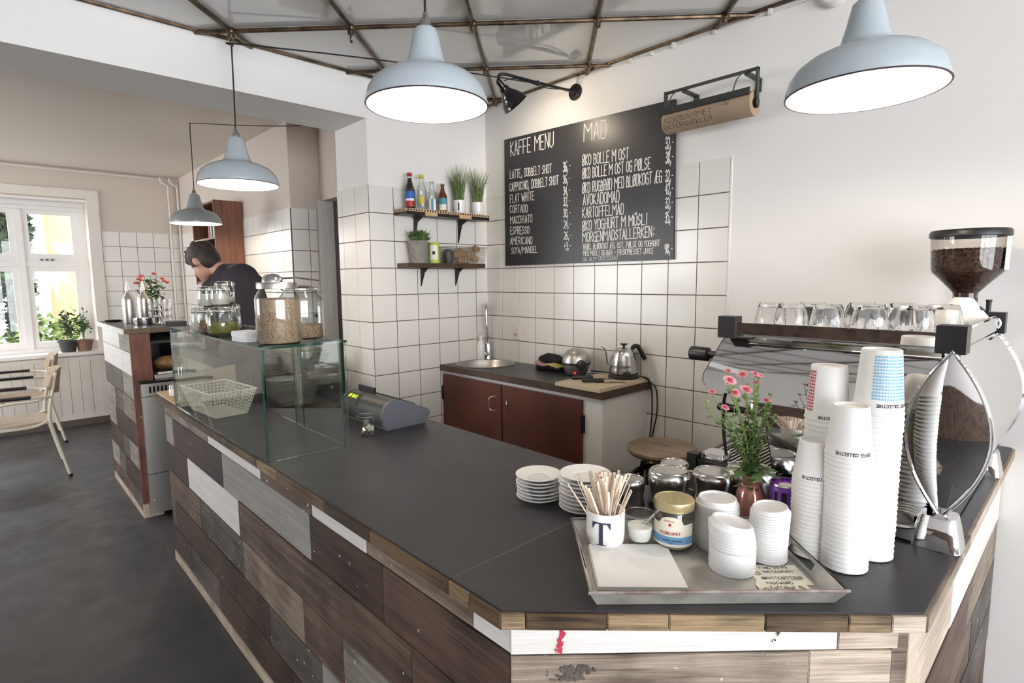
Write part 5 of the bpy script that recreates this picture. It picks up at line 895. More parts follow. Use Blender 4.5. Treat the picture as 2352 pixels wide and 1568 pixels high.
for i, (x, y, s_, core) in enumerate(heads + [(b_[0], b_[1], 5, -1) for b_ in buds]):
    tip = fp(x, y, rnd.uniform(-.05, .05)); base = Vector((rnd.uniform(-.012, .012), rnd.uniform(-.012, .012), .03)); mid = Vector((tip.x*.35, tip.y*.35, .10 + (tip.z-.10)*.5)); pth = smoothpath([base, Vector((tip.x*.08, tip.y*.08, .125)), mid, tip - Vector((0, 0, .006))], 4); gs.tube(pth, .0016, 5, r1=.0011)
    for q_ in range(15):
        i_ = rnd.randrange(3, len(pth)-1); leaf(pth[i_], (rnd.uniform(-1, 1), rnd.uniform(-1, 1), rnd.uniform(-.1, .7)), rnd.uniform(.012, .034)*(1.25 - .6*i_/len(pth)))
    for q_ in range(2):
        a_ = pth[rnd.randrange(6, len(pth)-2)]; b_2 = a_ + Vector((rnd.uniform(-.03, .03), rnd.uniform(-.03, .03), rnd.uniform(.02, .05))); gs.tube([a_, b_2], .0009, 4); gb.blob(b_2, .0032, 6, 4)
    R_ = s_/905
    if core < 0: gb.blob(tip, (R_*.95, R_*.95, R_*.8), 8, 6); continue
    nrm = Vector((rnd.uniform(-.4, .4) + .25, rnd.uniform(-.4, .4) - .35, 1)).normalized(); Q = Vector((0, 0, 1)).rotation_difference(nrm).to_matrix()
    for ring_, n_, l_, e_ in ((0, 16, 1.0, .15), (1, 13, .8, .4), (2, 9, .55, .8)):
        for k in range(n_):
            an = 2*PI*(k + .5*ring_)/n_; dv = Vector((cos(an), sin(an), e_*.6)); sd = Vector((-sin(an), cos(an), 0))
            pa_ = [Q @ (dv*R_*.15*1), Q @ (dv*R_*l_*.7 + sd*R_*.16), Q @ (dv*R_*l_*1.05), Q @ (dv*R_*l_*.7 - sd*R_*.16)]; (gh if ring_ else gh2).add([tip + v for v in pa_], [(0, 1, 2), (0, 2, 3)])
    gc.blob(tip + nrm*R_*.12, (R_*.4, R_*.4, R_*.28), 8, 6, Q)
for k in range(7): an = k*.9; leaf((cos(an)*.015, sin(an)*.015, .135), (cos(an), sin(an), .25), .055)
gs.o('stems', 'stem', fl); gl.o('leaves', 'leaf', fl, smooth=0, kind='stuff'); gh.o('petals', 'petal_pink', fl, smooth=0, kind='stuff'); gh2.o('outer_petals', 'petal_pale', fl, smooth=0, kind='stuff'); gc.o('flower_centres', 'flower_core', fl, kind='stuff'); gb.o('buds', 'stem', fl, kind='stuff')

# till, coin glass
tl = thing('cash_register', 'dark grey cash register with a glowing yellow-green display', 'cash register', (.868, -1.362, ZC))
pf = [(-.104, .014), (-.110, .03), (-.108, .07), (-.098, .098), (-.076, .116), (-.048, .120), (-.01, .110), (.10, .062), (.116, .05), (.116, .034), (.10, .014)]
G().prism(pf, -.172, .160, 'x').o('housing', 'register_dark', tl, smooth=50)
G().prism([(y*1.02, z*1.02) for y, z in pf], .160, .176, 'x').o('end_panel', 'register', tl, smooth=30); G().prism([(y*1.02, z*1.02) for y, z in pf], -.180, -.172, 'x').o('end_panel', 'register', tl, smooth=30)
G().box(-.165, -.095, 0, .172, .095, .016).o('base', 'register', tl, smooth=0)
def slant(x, t): return (x, -.1095 + .0335*t, .0715 + .0455*t)     # the customer-side slope
G().prism([(-.1095, .072), (-.0995, .099), (-.0765, .1175), (-.075, .115), (-.097, .096), (-.106, .072)], -.165, -.045, 'x').o('display', 'lcd', tl, smooth=0)
dn = Vector((0, -.77, .64)); d0 = Vector((-.135, -.0985, .1003)); du = Vector((0, .77*.0, 0)); up_ = Vector((0, .023, .0185)).normalized()
letter(G(), '07-10-5', lambda u, v: tuple(d0 + Vector((u, 0, 0)) + up_*v + dn*.0016), .015, .068, .0024, .05).o('display_digits', 'lcd_on', tl, smooth=0)
kb = Matrix.Translation((0, .05, .0855)) @ Matrix.Rotation(R(-23.5), 4, 'X')
sum_g([G().box(-.14 + .03*i, -.03 + .022*j, 0, -.117 + .03*i, -.014 + .022*j, .006).xf(kb) for i in range(9) for j in range(3)]).o('keys', 'paper_cream' if False else 'frame_green', tl, smooth=0); G().box(-.16, -.006, -.004, -.02, .004, .03).xf(Matrix.Translation((0, -.03, .112))).o('operator_display', 'black_plastic', tl, smooth=0)
cgl = tag(tumbler(.0375, .076, False).o('coin_glass', 'glass_single', None, (1.025, -1.537, ZC + .0005)), 'small tip glass holding coins in front of the cash register', 'glass'); G().tube([(.037*cos(i*PI/16), .037*sin(i*PI/16), .076) for i in range(32)], .0013, 6, True).o('rim', 'glass_solid', cgl); G().lathe([(0, 0), (.026, 0), (.027, .004), (.026, .007), (0, .006)], 24, cap=False).o('foot', 'glass_solid', cgl)
rnd = random.Random(4); cm = G().lathe([(0, 0), (.0125, 0), (.0125, .0022), (0, .0022)], 20).mesh('coin', 'steel'); cm2 = G().lathe([(0, 0), (.0115, 0), (.0115, .0022), (0, .0022)], 20).mesh('coin', 'gold_coin')
for k in range(9): tag(link('coin', cm2 if k % 3 == 1 else cm, None, (1.025 + rnd.uniform(-.009, .009), -1.537 + rnd.uniform(-.009, .009), ZC + .014 + .0045*k), (rnd.uniform(.2, 1.2), rnd.uniform(-.5, .5), rnd.uniform(0, 6))), 'copper-coloured coin in the tip glass' if k % 3 == 1 else 'silver coin in the tip glass', 'coin', 'copper coins in the tip glass' if k % 3 == 1 else 'silver coins in the tip glass')
# ---------------------------------------------------------------- glass display case with jars on top
gc_ = thing('glass_display_case', 'frameless glass display case with greenish edges on the bar counter', 'display case', (.5, -1.81, ZC))
def pane(x0, y0, z0, x1, y1, z1, nm='pane'):
    d = (x1-x0, y1-y0, z1-z0); ax = d.index(min(d)); g = G(); g.box(x0, y0, z0, x1, y1, z1)
    big = {0: (3, 5), 1: (2, 4), 2: (0, 1)}[ax]; g.mi = [0 if i in big else 1 for i in range(6)]
    return P(gc_, nm, ['glass_case', 'glass_edge'], g, 0)
xl, xr, yf, yb_ = -.105, 1.11, -1.956, -1.655
pane(xl, yf, ZC, xr, yf+.006, 1.296); pane(xr-.006, yf+.007, ZC, xr, yb_, 1.296); pane(xl, yf+.007, ZC, xl+.006, -1.895, 1.296); pane(xl-.004, yf-.004, 1.2965, xr+.004, yb_+.004, 1.3055, 'top_pane')
pane(.30, yb_-.008, ZC, .72, yb_-.002, 1.29, 'sliding_pane'); pane(.66, yb_-.016, ZC, xr-.01, yb_-.010, 1.29, 'sliding_pane')
bw = thing('back_board', 'beige wooden board standing behind the wire basket in the display case', 'board', (.02, -1.79, ZC))
P(bw, 'panel', 'ply', G().prism([(-1.938, ZC), (-1.675, ZC), (-1.675, ZC+.18), (-1.938, ZC+.152)], -.094, -.086, 'x'), 0)
wire_basket('display_basket', 'empty white wire basket inside the glass display case', 'basket', (.160, -1.832, ZC + .001), R(5), .285, .14, .116, .033, 20, 11, 8, 'wire_white', .0018)
ZG = 1.306
def clipjar(x, y, z, r, h, lb, fill, fh, squat=False):
    t = thing('clip_top_jar', 'glass clip-top jar ' + lb, 'jar', (x, y, z), group='clip-top jars on the display case')
    s = r*1.0; nk_ = r*.80 if squat else r*.93
    G().lathe([(0, .003), (s*.85, .002), (s, .01), (s, h*.52), (nk_, h*.72), (nk_, h*.80), (nk_*1.07, h*.82), (nk_*1.07, h*.85), (nk_*.9, h*.86)], 28, cap=False).o('glass', 'glass_clear', t, smooth=50)
    G().lathe([(nk_*1.05, h*.87), (nk_*1.08, h*.89), (nk_*1.05, h*.93), (nk_*.9, h*.97), (nk_*.6, h), (0, h)], 28, cap=False).o('lid', 'glass_clear', t, smooth=50)
    G().lathe([(nk_*1.04, h*.85), (nk_*1.07, h*.855), (nk_*1.07, h*.87), (nk_*1.04, h*.872)], 28, cap=False).o('seal', 'label_cream', t)
    a = face(x, y) + (.5 if x < .4 else .9); d = Vector((cos(a), sin(a), 0)); sd = Vector((-sin(a), cos(a), 0)); k = nk_*1.1
    g = G().tube([(k*cos(i*PI/12), k*sin(i*PI/12), h*.80) for i in range(24)], .0012, 5, True)
    for q_ in (-1, 1): g.tube([d*k + sd*q_*.012 + Vector((0, 0, h*.82)), d*(k+.008) + sd*q_*.012 + Vector((0, 0, h*.66)), d*(k+.004) + sd*q_*.01 + Vector((0, 0, h*.55))], .0012, 5); g.tube([d*k + sd*q_*.01 + Vector((0, 0, h*.80)), d*(k*1.0) + sd*q_*.01 + Vector((0, 0, h*.93)), d*(k*.5) + Vector((0, 0, h*1.0))], .0012, 5)
    g.o('wire_clip', 'steel', t)
    if fill: G().lathe([(0, .006), (s*.84, .006), (s*.95, .013), (s*.95, min(fh, h*.52)), (nk_*.93, max(fh, h*.53) if fh > h*.55 else fh), (0, fh)], 24, cap=False).o('contents', fill, t, smooth=60)
clipjar(.528, -1.895, ZG, .059, .115, 'squat, half full of greenish powder, in front of the group', 'seed_green', .05, True)
clipjar(.375, -1.915, ZG, .036, .108, 'of nuts in the bottom row, left of the greenish one', 'nuts', .05)
clipjar(.285, -1.915, ZG, .036, .105, 'with light contents at the left end of the bottom row', 'flour', .06)
clipjar(.30, -1.80, ZG, .045, .118, 'nearly empty, at the back of the bottom row', None, 0)
clipjar(.345, -1.90, ZG + .109, .036, .088, 'of white flour in the second tier, the left one', 'flour', .055)
clipjar(.475, -1.885, ZG + .1165, .036, .080, 'of white sugar in the second tier, the right one', 'flour', .05)
clipjar(.305, -1.815, ZG + .119, .04, .10, 'topmost, standing on the back jar', 'flour', .03)
def bigjar(x, y, r, h, lb, fill, fh, metal):
    t = thing('storage_jar', lb, 'jar', (x, y, ZG), group=None)
    G().lathe([(0, .004), (r*.93, .002), (r, .012), (r, h*.72), (r*.97, h*.78), (r*.80, h*.87), (r*.78, h*.90)], 40, cap=False).o('glass', 'glass_clear', t, smooth=50)
    G().lathe([(0, .008), (r*.9, .008), (r*.955, .016), (r*.955, fh*.97), (r*.8, fh), (0, fh*.985)], 32, cap=False).o('contents', fill, t, smooth=60)
    if metal: G().lathe([(r*.87, h*.895), (r*.885, h*.90), (r*.885, h*.985), (r*.86, h), (0, h)], 40, cap=False).o('lid', 'steel_brushed', t)
    else: G().lathe([(r*.80, h*.90), (r*.88, h*.915), (r*.88, h*.94), (r*.7, h*.955), (r*.3, h), (0, h)], 40, cap=False).o('lid', 'glass_clear', t)
bigjar(1.062, -1.872, .0735, .212, 'tall glass jar of rolled oats with a metal lid at the case corner', 'oats', .158, True); bigjar(.945, -1.742, .078, .20, 'tall glass jar with a flat glass lid behind the oat jar', 'nuts', .055, False)
tg = thing('serving_scoop', 'shiny metal tea strainer and tongs lying on the oat jar lid', 'utensil', (1.062, -1.872, ZG + .2125))
G().lathe([(0, .03), (.02, .027), (.032, .015), (.034, 0), (.031, 0), (.018, .022), (0, .026)], 24, (-.01, -.01, 0), cap=False).o('bowl', 'chrome', tg); G().tube([(.01, .01, .012), (.05, .05, .014), (.10, .105, .004)], .004, 8, r1=.0025).o('handle', 'steel', tg)
nb = thing('napkin_pile', 'small pile of white folded napkins on the display case before the jars', 'napkins', (.865, -1.915, ZG), R(12))
for k in range(6): G().box(-.05, -.032, .0062*k, .05, .032, .0062*k + .0055).o('napkin', 'paper_white', nb, (random.uniform(-1, 1)*.002, random.uniform(-1, 1)*.002, 0), (0, 0, random.uniform(-1, 1)*.04), 0)
bo = thing('white_bowl', 'small white bowl of dark red berries between the jars', 'bowl', (.60, -1.735, ZG)); G().lathe([(0, .003), (.022, 0), (.026, .003), (.036, .046), (.034, .046), (.022, .006), (0, .006)], 28, cap=False).o('bowl', 'porcelain', bo)
rnd = random.Random(3); sum_g([G().blob((rnd.uniform(-.018, .018), rnd.uniform(-.018, .018), .04 + rnd.uniform(0, .03)), .011, 8, 6) for _ in range(26)]).o('berries', 'flower_core', bo, kind='stuff')
sgl = thing('straw_glass', 'dark metal beaker of straws at the far end of the counter', 'glass', (-.165, -1.918, .9245)); G().lathe([(0, .002), (.024, 0), (.0265, .004), (.028, .085), (.026, .085), (.024, .006), (0, .006)], 24, cap=False).o('glass', 'glass_clear', sgl)
for k in range(7):
    a = k*.9; tag(G().tube([(0, 0, 0), (cos(a)*.022, sin(a)*.022, .165)], .003, 8).o('straw', 'steel', None, (-.165 + cos(a+2.5)*.006, -1.918 + sin(a+2.5)*.006, .9320)), 'shiny metal straw in the beaker beside the salt shaker', 'straw', 'straws in the beaker')
sk = thing('salt_shaker', 'small white salt shaker with a steel top on the wooden board', 'shaker', (-.36, -1.912, .9245)); G().lathe([(0, 0), (.015, 0), (.0155, .035), (.013, .04)], 18).o('body', 'porcelain', sk); G().lathe([(.0135, .04), (.0135, .052), (.008, .06), (0, .061)], 18, cap=False).o('top', 'steel', sk)

# ---------------------------------------------------------------- second counter by the entrance to the kitchen
sd_ = thing('side_counter', 'tall plank-clad side counter with a red-brown end post', 'counter', (-1.7, -1.75, 0))
P(sd_, 'front_wall', 'oak_dark', G().box(-2.26, -1.935, 0, -1.19, -1.90, 1.20), 0)
def board2(p0, p1, z0, z1, m, nm='plank', th=.02):
    o = board(sd_, p0, p1, z0, z1, m, th, nm); o.location -= Vector(sd_.location)
ZR = [1.20, 1.08, .93, .775, .62, .465, .31, .155, .05]
lay = [[(-2.26, 'pk_white'), (-1.55, 'pk_lightgrey')], [(-2.26, 'pk_white'), (-1.45, 'pk_white')], [(-2.26, 'pk_greybrown'), (-1.55, 'pk_lightgrey')], [(-2.26, 'pk_lightgrey'), (-1.9, 'pk_greybrown'), (-1.6, 'pk_weather')], [(-2.26, 'pk_lightgrey'), (-1.95, 'pk_dark')], [(-2.26, 'pk_dark2'), (-1.75, 'pk_greybrown'), (-1.5, 'pk_lightgrey')], [(-2.26, 'pk_lightgrey'), (-1.95, 'pk_greybrown'), (-1.7, 'pk_dark')], [(-2.26, 'pk_brown'), (-1.5, 'pk_greybrown')]]
for r_, row in enumerate(lay):
    xs = [p[0] for p in row] + [-1.19]
    for k, (x, m) in enumerate(row): board2((x, -1.957), (xs[k+1], -1.957), ZR[r_+1], ZR[r_], m)
board2((-2.26, -1.96), (-1.19, -1.96), 0, .05, 'pk_pale', 'plinth_board', .025)
P(sd_, 'end_post', 'redwood', G().box(-1.19, -1.957, .095, -1.168, -1.847, 1.20), 0); P(sd_, 'post_foot', 'pk_pale', G().box(-1.19, -1.957, 0, -1.167, -1.847, .093), 0)
P(sd_, 'inner_panel', 'black_plastic', G().box(-2.2, -1.60, 0, -1.66, -1.58, 1.19).box(-2.26, -1.90, 0, -2.2, -1.58, 1.20), 0)
P(sd_, 'shelf', 'steel_brushed', G().box(-2.2, -1.84, .905, -1.16, -1.47, .93), 0); P(sd_, 'back_shelf', 'black_plastic', G().box(-2.2, -1.90, 1.10, -1.5, -1.60, 1.12), 0)
st2 = thing('side_countertop', 'dark top slab with a wooden edge on the side counter', 'countertop', (-1.7, -1.78, 1.21)); pl_ = [(-2.27, -1.975), (-1.225, -1.975), (-1.225, -1.60), (-2.27, -1.60)]
P(st2, 'slab', 'laminate', G().prism(pl_, 1.201, 1.232), 0); P(st2, 'edge_strip', 'pk_white', G().box(-2.27, -1.983, 1.198, -1.217, -1.9755, 1.231), 0); P(st2, 'edge_strip', 'oak', G().box(-1.2245, -1.975, 1.20, -1.217, -1.60, 1.231), 0)
dwm = thing('dishwasher', 'narrow stainless steel dishwasher beside the red-brown post', 'dishwasher', (-1.4, -1.68, 0))
P(dwm, 'cabinet', 'black_metal', G().box(-1.64, -1.84, .03, -1.17, -1.475, .90), 0); P(dwm, 'door', 'steel_brushed', G().box(-1.165, -1.925, .30, -1.115, -1.47, .80), 0); P(dwm, 'lower_panel', 'steel_brushed', G().box(-1.165, -1.925, .035, -1.117, -1.47, .295), 0)
cp_ = P(dwm, 'control_panel', 'steel_brushed', G().box(-1.165, -1.925, .805, -1.115, -1.47, .885), 0); P(cp_, 'vent', 'black_metal', sum_g([G().box(-1.1155, -1.885 + .022*k, .825, -1.1135, -1.873 + .022*k, .865) for k in range(12)]), 0, root=dwm); P(dwm, 'top_lip', 'black_metal', G().box(-1.166, -1.93, .886, -1.105, -1.465, .902), 0); P(dwm, 'lock', 'steel', G().blob((-1.117, -1.90, .12), .008, 8, 6))
lf = thing('bread_loaf', 'round bread loaf on a tray under the side counter top', 'bread', (-1.36, -1.715, .931)); G().blob((0, 0, .05), (.12, .085, .045), 20, 10, bumpy=.25).o('loaf', 'bread', lf); G().box(-.14, -.095, 0, .14, .095, .006).o('tray', 'steel', lf, smooth=0)
ZS = 1.2325
def sbottle(x, y, lb):
    t = thing('spout_bottle', lb, 'bottle', (x, y, ZS)); G().lathe([(0, 0), (.038, 0), (.04, .006), (.04, .16), (.036, .185), (.016, .215), (.014, .24)], 22).o('body', 'steel_brushed', t); G().lathe([(.016, .238), (.017, .25), (.011, .262), (.006, .30), (0, .302)], 14).o('stopper', 'porcelain', t)
sbottle(-1.765, -1.85, 'metal bottle with a white stopper, the left one on the side counter'); sbottle(-1.90, -1.735, 'metal bottle with a white stopper, half hidden behind the flowers')
tag(G().lathe([(0, 0), (.062, 0), (.064, .004), (.064, .05), (.061, .05), (.06, .006), (0, .006)], 30, cap=False).o('metal_tin', 'chrome', None, (-1.515, -1.81, ZS)), 'low shiny metal tin in front of the glasses on the side counter', 'tin')
tm2 = tumbler(.042, .082).mesh('water_glass', 'glass_solid', 40); kk = 0
for i, (x, y) in enumerate(((-1.62, -1.72), (-1.51, -1.68), (-1.42, -1.66))):
    for j in range(3 if i < 2 else 2):
        kk += 1; tag(link('water_glass', tm2, None, (x, y, ZS + .046*j + (0 if j == 0 else .0)), (0, 0, i)), 'clear water glass, %s in the %s nested stack on the side counter' % (('bottom', 'middle' if i < 2 else 'top', 'top')[j], ('left', 'centre', 'right')[i]), 'glass', 'nested water glasses on the side counter')
t = thing('flower_pot', 'vase of small red flowers on the side counter beside the bottles', 'plant', (-2.0, -1.66, ZS)); G().lathe([(0, 0), (.035, 0), (.04, .10), (.036, .10), (0, .09)], 20).o('vase', 'black_metal', t)
rnd = random.Random(9); g = G()
for k in range(16): g.tube([(0, 0, .09), (rnd.uniform(-.09, .09), rnd.uniform(-.09, .09), rnd.uniform(.22, .36))], .002, 5)
g.o('stems', 'stem', t); leaves(200, inblob((0, 0, .22), (.09, .09, .11)), .018, 12).o('leaves', 'leaf_dark', t, smooth=0, kind='stuff')
sum_g([G().blob((rnd.uniform(-.09, .09), rnd.uniform(-.09, .09), rnd.uniform(.28, .38)), (.016, .016, .01), 8, 5) for _ in range(11)]).o('blossoms', 'flower_red', t, kind='stuff')
tag(G().lathe([(0, 0), (.05, 0), (.055, .012), (.05, .012), (.045, .004), (0, .004)], 20, cap=False).o('ashtray_dish', 'black_metal', None, (-2.12, -1.9, ZS)), 'small dark dish at the far left of the side counter', 'dish')
tag(G().box(-.06, -.05, 0, .06, .05, .03).o('black_box', 'black_plastic', None, (-1.44, -1.79 + .02, 0), (0, 0, 0), 0), 'x', 'box').location = (-1.30, -1.665, 1.2325)
bpy.data.objects['black_box']['label'] = 'flat black box at the right end of the side counter top'
for ob in list(bpy.data.objects):
    if ob.name.startswith('water_glass') and abs(ob.location.x + 1.42) < .01: bpy.data.objects.remove(ob)

# ---------------------------------------------------------------- kitchen behind: bookcase, worktop, plate shelf
bk = thing('bookcase', 'brown wooden wall bookcase with open shelves above the bending person', 'bookcase', (-2.7, -.96, 1.9))
P(bk, 'side', 'teak', G().box(-2.378, -1.085, 1.50, -2.358, -.846, 2.232), 0); P(bk, 'side', 'teak', G().box(-3.05, -1.085, 1.50, -3.03, -.846, 2.232), 0); P(bk, 'back', 'oak_dark', G().box(-3.03, -.862, 1.50, -2.378, -.848, 2.23), 0)
for z in (2.212, 1.90, 1.505): P(bk, 'shelf', 'teak', G().box(-3.03, -1.08, z, -2.378, -.862, z+.018), 0)
for k, (m, w, h) in enumerate((('red', .022, .20), ('paper_white', .03, .215), ('pk_white', .018, .19), ('cola', .03, .205), ('paper_white', .02, .22), ('oak_dark', .026, .20), ('red', .03, .185))):
    x = -2.40 - .033*k; b_ = thing('book', ('red', 'white', 'pale', 'dark red', 'tall white', 'brown', 'short red')[k] + ' book standing on the bookcase shelf, %s from the right' % (ORD[k+1]), 'book', (x, -1.0, 1.9185), group='books on the bookcase shelf'); G().box(-w/2, -.068, 0, w/2, .068, h).o('cover', m, b_, smooth=0); G().box(-w/2+.003, -.065, .003, w/2-.003, .07, h-.003).o('pages', 'paper_white', b_, smooth=0)
kw = thing('kitchen_worktop', 'black kitchen worktop on dark brown cabinets along the tiled wall', 'worktop', (-2.6, -1.1, 0)); P(kw, 'sheet', 'lam_edge', G().box(-3.9, -1.30, .90, -1.64, -.852, .93), 0)
for k in range(4): P(kw, 'cabinet_front', 'oak_dark', G().box(-3.88 + .555*k, -1.29, .1, -3.33 + .555*k, -1.27, .895), 0)
P(kw, 'carcass', 'oak_dark', G().box(-3.88, -1.27, 0, -1.66, -.86, .895), 0)
kbx = thing('toaster_oven', 'black toaster oven on the kitchen worktop, seen through the glass case', 'oven', (-2.5, -1.1, .931)); G().box(-.2, -.14, .01, .2, .14, .2).o('body', 'black_metal', kbx, smooth=0); G().box(-.17, -.146, .03, .1, -.14, .18).o('door', 'black_enamel', kbx, smooth=0); G().tube([(-.15, -.16, .16), (.08, -.16, .16)], .006, 6).o('handle', 'steel', kbx)
tag(G().prism([(-.06, 0), (.06, 0), (.03, .2), (-.02, .22)], -.05, .05, 'y').o('knife_block', 'beech', None, (-1.74, -1.03, .931), (0, 0, .3), 0), 'wooden knife block on the black kitchen worktop', 'knife block')
pn = thing('saucepan', 'steel saucepan on the kitchen worktop between toaster oven and knife block', 'pan', (-2.0, -1.12, .931)); G().lathe([(0, 0), (.09, 0), (.095, .01), (.095, .09), (.092, .09), (.09, .01), (0, .006)], 28, cap=False).o('pot', 'steel', pn); G().tube([(.09, -.03, .075), (.24, -.1, .085)], .009, 8).o('handle', 'black_plastic', pn)
ds = thing('plate_shelf', 'low dark shelf unit holding grey plates behind the counter end', 'shelf', (-.40, -1.25, 0))
P(ds, 'lower_shelf', 'oak_dark', G().box(-.58, -1.44, .74, -.235, -1.04, .765), 0); P(ds, 'upper_shelf', 'oak_dark', G().box(-.58, -1.22, .935, -.235, -1.04, .95), 0); P(ds, 'back', 'black_plastic', G().box(-.58, -1.04, .1, -.235, -1.025, 1.0), 0); P(ds, 'side', 'black_plastic', G().box(-.595, -1.44, 0, -.58, -1.025, .95), 0)
P(ds, 'post', 'pk_weather', G().box(-.234, -1.30, 0, -.21, -1.275, 1.04), 0)
P(ds, 'cupboard', 'oak_dark', G().box(-.58, -1.42, .02, -.235, -1.04, .735), 0)
pm = G().lathe([(0, .003), (.05, 0), (.06, .002), (.102, .014), (.105, .016), (.1, .017), (.06, .006), (0, .006)], 36, cap=False)
big = pm.mesh('plate', 'plate_grey', 50)
for k in range(12): tag(link('plate', big, None, (-.345, -1.325, .766 + .0145*k)), 'dark grey dinner plate, %s of the big stack behind the glass case' % ('topmost' if k == 11 else 'lowest' if k == 0 else ORD[k+1] + ' from the bottom'), 'plate', 'grey dinner plates')
sml = G().lathe([(0, .003), (.035, 0), (.04, .002), (.076, .012), (.078, .014), (.075, .015), (.04, .006), (0, .006)], 36, cap=False).mesh('side_plate', 'plate_grey', 50)
for k in range(6): tag(link('side_plate', sml, None, (-.45, -1.13, .951 + .0145*k)), 'dark grey side plate, %s of the small stack on the upper shelf' % ('topmost' if k == 5 else 'lowest' if k == 0 else ORD[k+1] + ' from the bottom'), 'plate', 'grey side plates')
tag(G().lathe([(0, 0), (.05, 0), (.052, .01), (.052, .12), (.04, .13), (0, .132)], 26).o('canister', 'steel_brushed', None, (-.52, -1.10, .951)), 'pale metal canister on the upper plate shelf', 'canister')
t = thing('potted_plant', 'small dark plant on the upper plate shelf beside the post', 'plant', (-.30, -1.12, .951)); G().lathe([(0, 0), (.03, 0), (.038, .06), (.034, .06), (0, .055)], 18)  .o('pot', 'pot_dark', t); leaves(120, inblob((0, 0, .11), (.05, .05, .06)), .018, 15).o('leaves', 'leaf_dark', t, smooth=0, kind='stuff')
hk = thing('wall_hook', 'round black knob hook on the tiled passage wall', 'hook', (-1.302, -.69, 1.25)); G().lathe([(.012, 0), (.012, .004), (.006, .008), (.006, .02), (.016, .028), (.018, .036), (.01, .044), (0, .045)], 18, ax='x').o('knob', 'black_enamel', hk)
t = thing('orange_bowl_shelf_lamp', 'x', 'lamp', (0, 0, 0)); bpy.data.objects.remove(t)

# pots on the windowsill
def sillpot(x, y, m, r, h, lb, seed, col):
    t = thing('windowsill_pot', lb, 'plant', (x, y, .7925)); G().lathe([(0, 0), (r*.72, 0), (r*.95, h*.84), (r*1.06, h*.84), (r*1.06, h), (r*.95, h), (r*.9, h*.8), (0, h*.8)], 22).o('pot', m, t); rnd = random.Random(seed); g = G(); tips = []
    for k in range(12): p = Vector((rnd.uniform(-.06, .10), rnd.uniform(-.055, .045), rnd.uniform(.2, .48))); tips.append(p); g.tube(smoothpath([(0, 0, h*.8), (p.x*.3, p.y*.3, h + (p.z-h)*.5), tuple(p)], 4), .0026, 5, r1=.0014)
    g.o('stems', 'stem', t); rl = random.Random(seed+1)
    def lf_(rn): p = rn.choice(tips); f = rn.uniform(.45, 1); return (p.x*f + rn.uniform(-.03, .03), p.y*f + rn.uniform(-.04, .04), h + (p.z-h)*f + rn.uniform(-.03, .03))
    leaves(150, lf_, .024, seed).o('leaves', col, t, smooth=0, kind='stuff')
sillpot(-4.60, -1.975, 'pot_dark', .085, .125, 'dark pot with a leggy green plant on the windowsill', 3, 'leaf_dark'); sillpot(-4.60, -1.835, 'terracotta', .08, .12, 'brown clay pot with a pale green plant, right on the windowsill', 6, 'leaf')
tag(G().lathe([(0, 0), (.10, 0), (.13, .12), (.12, .12), (0, .1)], 20).o('clay_trough', 'terracotta', None, (-6.4, -2.9, .35 - .5 + .27), (0, 0, 0)), 'clay planter outside on the bench behind the left sash', 'planter')

